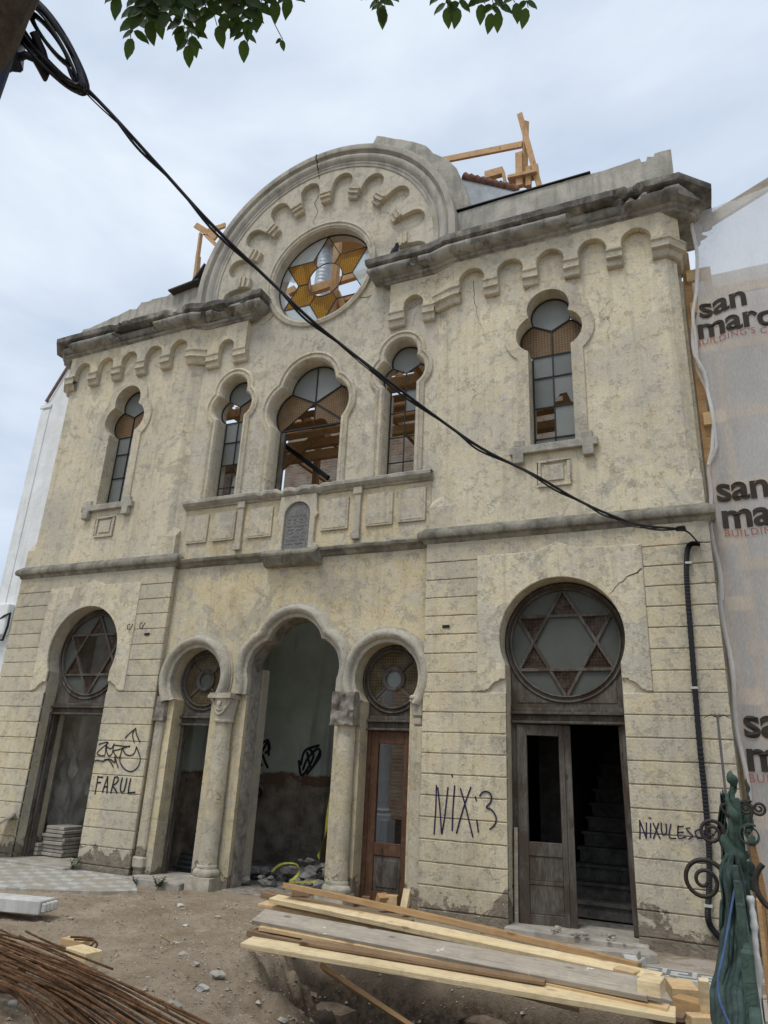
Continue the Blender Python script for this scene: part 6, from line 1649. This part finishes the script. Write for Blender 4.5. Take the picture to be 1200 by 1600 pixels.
# loose stones
spots = [(282, 1414, .055, 'pale round stone on the earth before the left column'), (340, 1432, .045, 'pale stone lying alone at mid yard'), (396, 1440, .05, 'whitish stone by the left end of the planks'), (291, 1447, .04, 'small whitish stone beside the thin splinter'), (286, 1498, .06, 'flat stone right of the rod bundle'), (270, 1568, .075, 'white stone nearest the bottom beside the rods'), (318, 1522, .06, 'brown flat stone near the pit edge'), (305, 1508, .045, 'small stone left of the brown flat stone'), (340, 1510, .08, 'large earthy clod near the pit edge'), (20, 1568, .055, 'pale stone below the rods at bottom left'), (200, 1386, .05, 'white lump at the pavement edge by the doorstep'), (275, 1470, .035, 'tiny stone between splinter and rods'), (278, 1476, .04, 'grey pebble just below the splinter'), (110, 1435, .04, 'dull stone behind the rods'), (465, 1510, .07, 'white splashed stone under the front plank end')]
for i, (a, b, r_, lb) in enumerate(spots):
    p = atz(a, b, -.05); z = gz(p.x, p.y); p = atz(a, b, z+.01)
    tag(MB().rock((p.x, p.y, gz(p.x, p.y)+r_*.2), r_*.62, (1.25, .9, .55), i*1.9+.3, 2).build('loose_stone', ST_SLAB if i % 3 else ST_MARB, smooth=50, loc=tuple(p)), lb, 'stone', 'loose stones in the yard')
GRV = MB(); rnd = random.Random(3)
for i in range(14000):
    x, y = rnd.uniform(-2.2, 5.0), rnd.uniform(-4.6, -.25)
    dens = .35+.65*math.exp(-((x-1.9)/1.0)**2-((y+3.2)/1.0)**2)
    if rnd.random() > dens: continue
    r_ = rnd.uniform(.0035, .012)*(1 if rnd.random() < .96 else 2.2)
    z = gz(x, y); a = rnd.random()*6.28
    V = [(x+r_*1.3*cos(a), y+r_*1.3*sin(a), z+r_*.1), (x+r_*cos(a+1.7), y+r_*sin(a+1.7), z+r_*.25), (x+r_*1.2*cos(a+3.2), y+r_*1.2*sin(a+3.2), z), (x+r_*cos(a+4.8), y+r_*sin(a+4.8), z+r_*.2), (x, y, z+r_*.85), (x, y, z-r_*.5)]
    GRV.add(V, [(0, 1, 4), (1, 2, 4), (2, 3, 4), (3, 0, 4), (1, 0, 5), (2, 1, 5), (3, 2, 5), (0, 3, 5)])
t = MT('gravel_bits'); n = t.noise(t.vec(), 40, 2); GM = t.done(t.pbr(t.ramp(n, .38, .66, (.15, .115, .085), (.48, .43, .355)), .9, spec=.1))
tag(GRV.build('gravel', GM), 'scattered crumbs of mortar and gravel over the bare earth', 'gravel', kind='stuff')
# weeds
WEED = m_simple('weed_leaf', (.05, .085, .025), .6, 0, .4, 12, .2)
def weed(x, y, z, n_, h_, label):
    m_ = MB(); r2 = random.Random(int(x*100))
    for i in range(n_):
        a = r2.random()*6.28; l_ = h_*r2.uniform(.5, 1); d = Vector((cos(a)*.5, sin(a)*.5, .9)).normalized(); p = Vector((x, y, z)); tip = p+d*l_
        m_.tube([p, p.lerp(tip, .5)+Vector((0, 0, .01)), tip], .0022, 4)
        for k in range(6): leaflet(m_, p.lerp(tip, .25+.14*k), Vector((cos(a+k*2.2), sin(a+k*2.2), .4)), Vector((0, 0, 1)), h_*.22*r2.uniform(.7, 1.2))
    tag(m_.build('weed', WEED, loc=(x, y, z)), label, 'weed')
weed(-1.35, -.27, -.05, 12, .20, 'leafy weed before the small left doorstep'); weed(-2.98, -.10, .0, 8, .20, 'small weed at the foot of the left pier'); weed(-1.75, -.24, -.05, 6, .14, 'low weed at the left end of the small doorstep')
# planks behind the fence at right
for k, (pa, pb, m__, lb) in enumerate((((1185, 1405), (1195, 1500), W_ORNG, 'upright orange board behind the fence, left of two'), ((1198, 1410), (1206, 1500), W_BRN, 'upright brown board behind the fence, right of two'))):
    a, b = aty(*pa, -2.2), aty(*pb, -2.2); tag(MB().bar((b.x, b.y, -.05), a, .12, .03).build('plank', m__, bevel=.004, loc=tuple(b)), lb, 'board')
for k in range(5):
    m_ = MB(); m_.box(5.52, 6.3, -3.2, -2.6, -.02+.07*k, .045+.07*k); tag(m_.jitter(.02, 4).build('roof_tile_stack', PINK, bevel=.01, loc=(5.9, -2.9, .07*k)), 'flat pinkish slab in the stack behind the fence, ' + ('lowest', 'second lowest', 'middle', 'second from the top', 'topmost')[k], 'slab', 'pinkish slabs behind the fence')
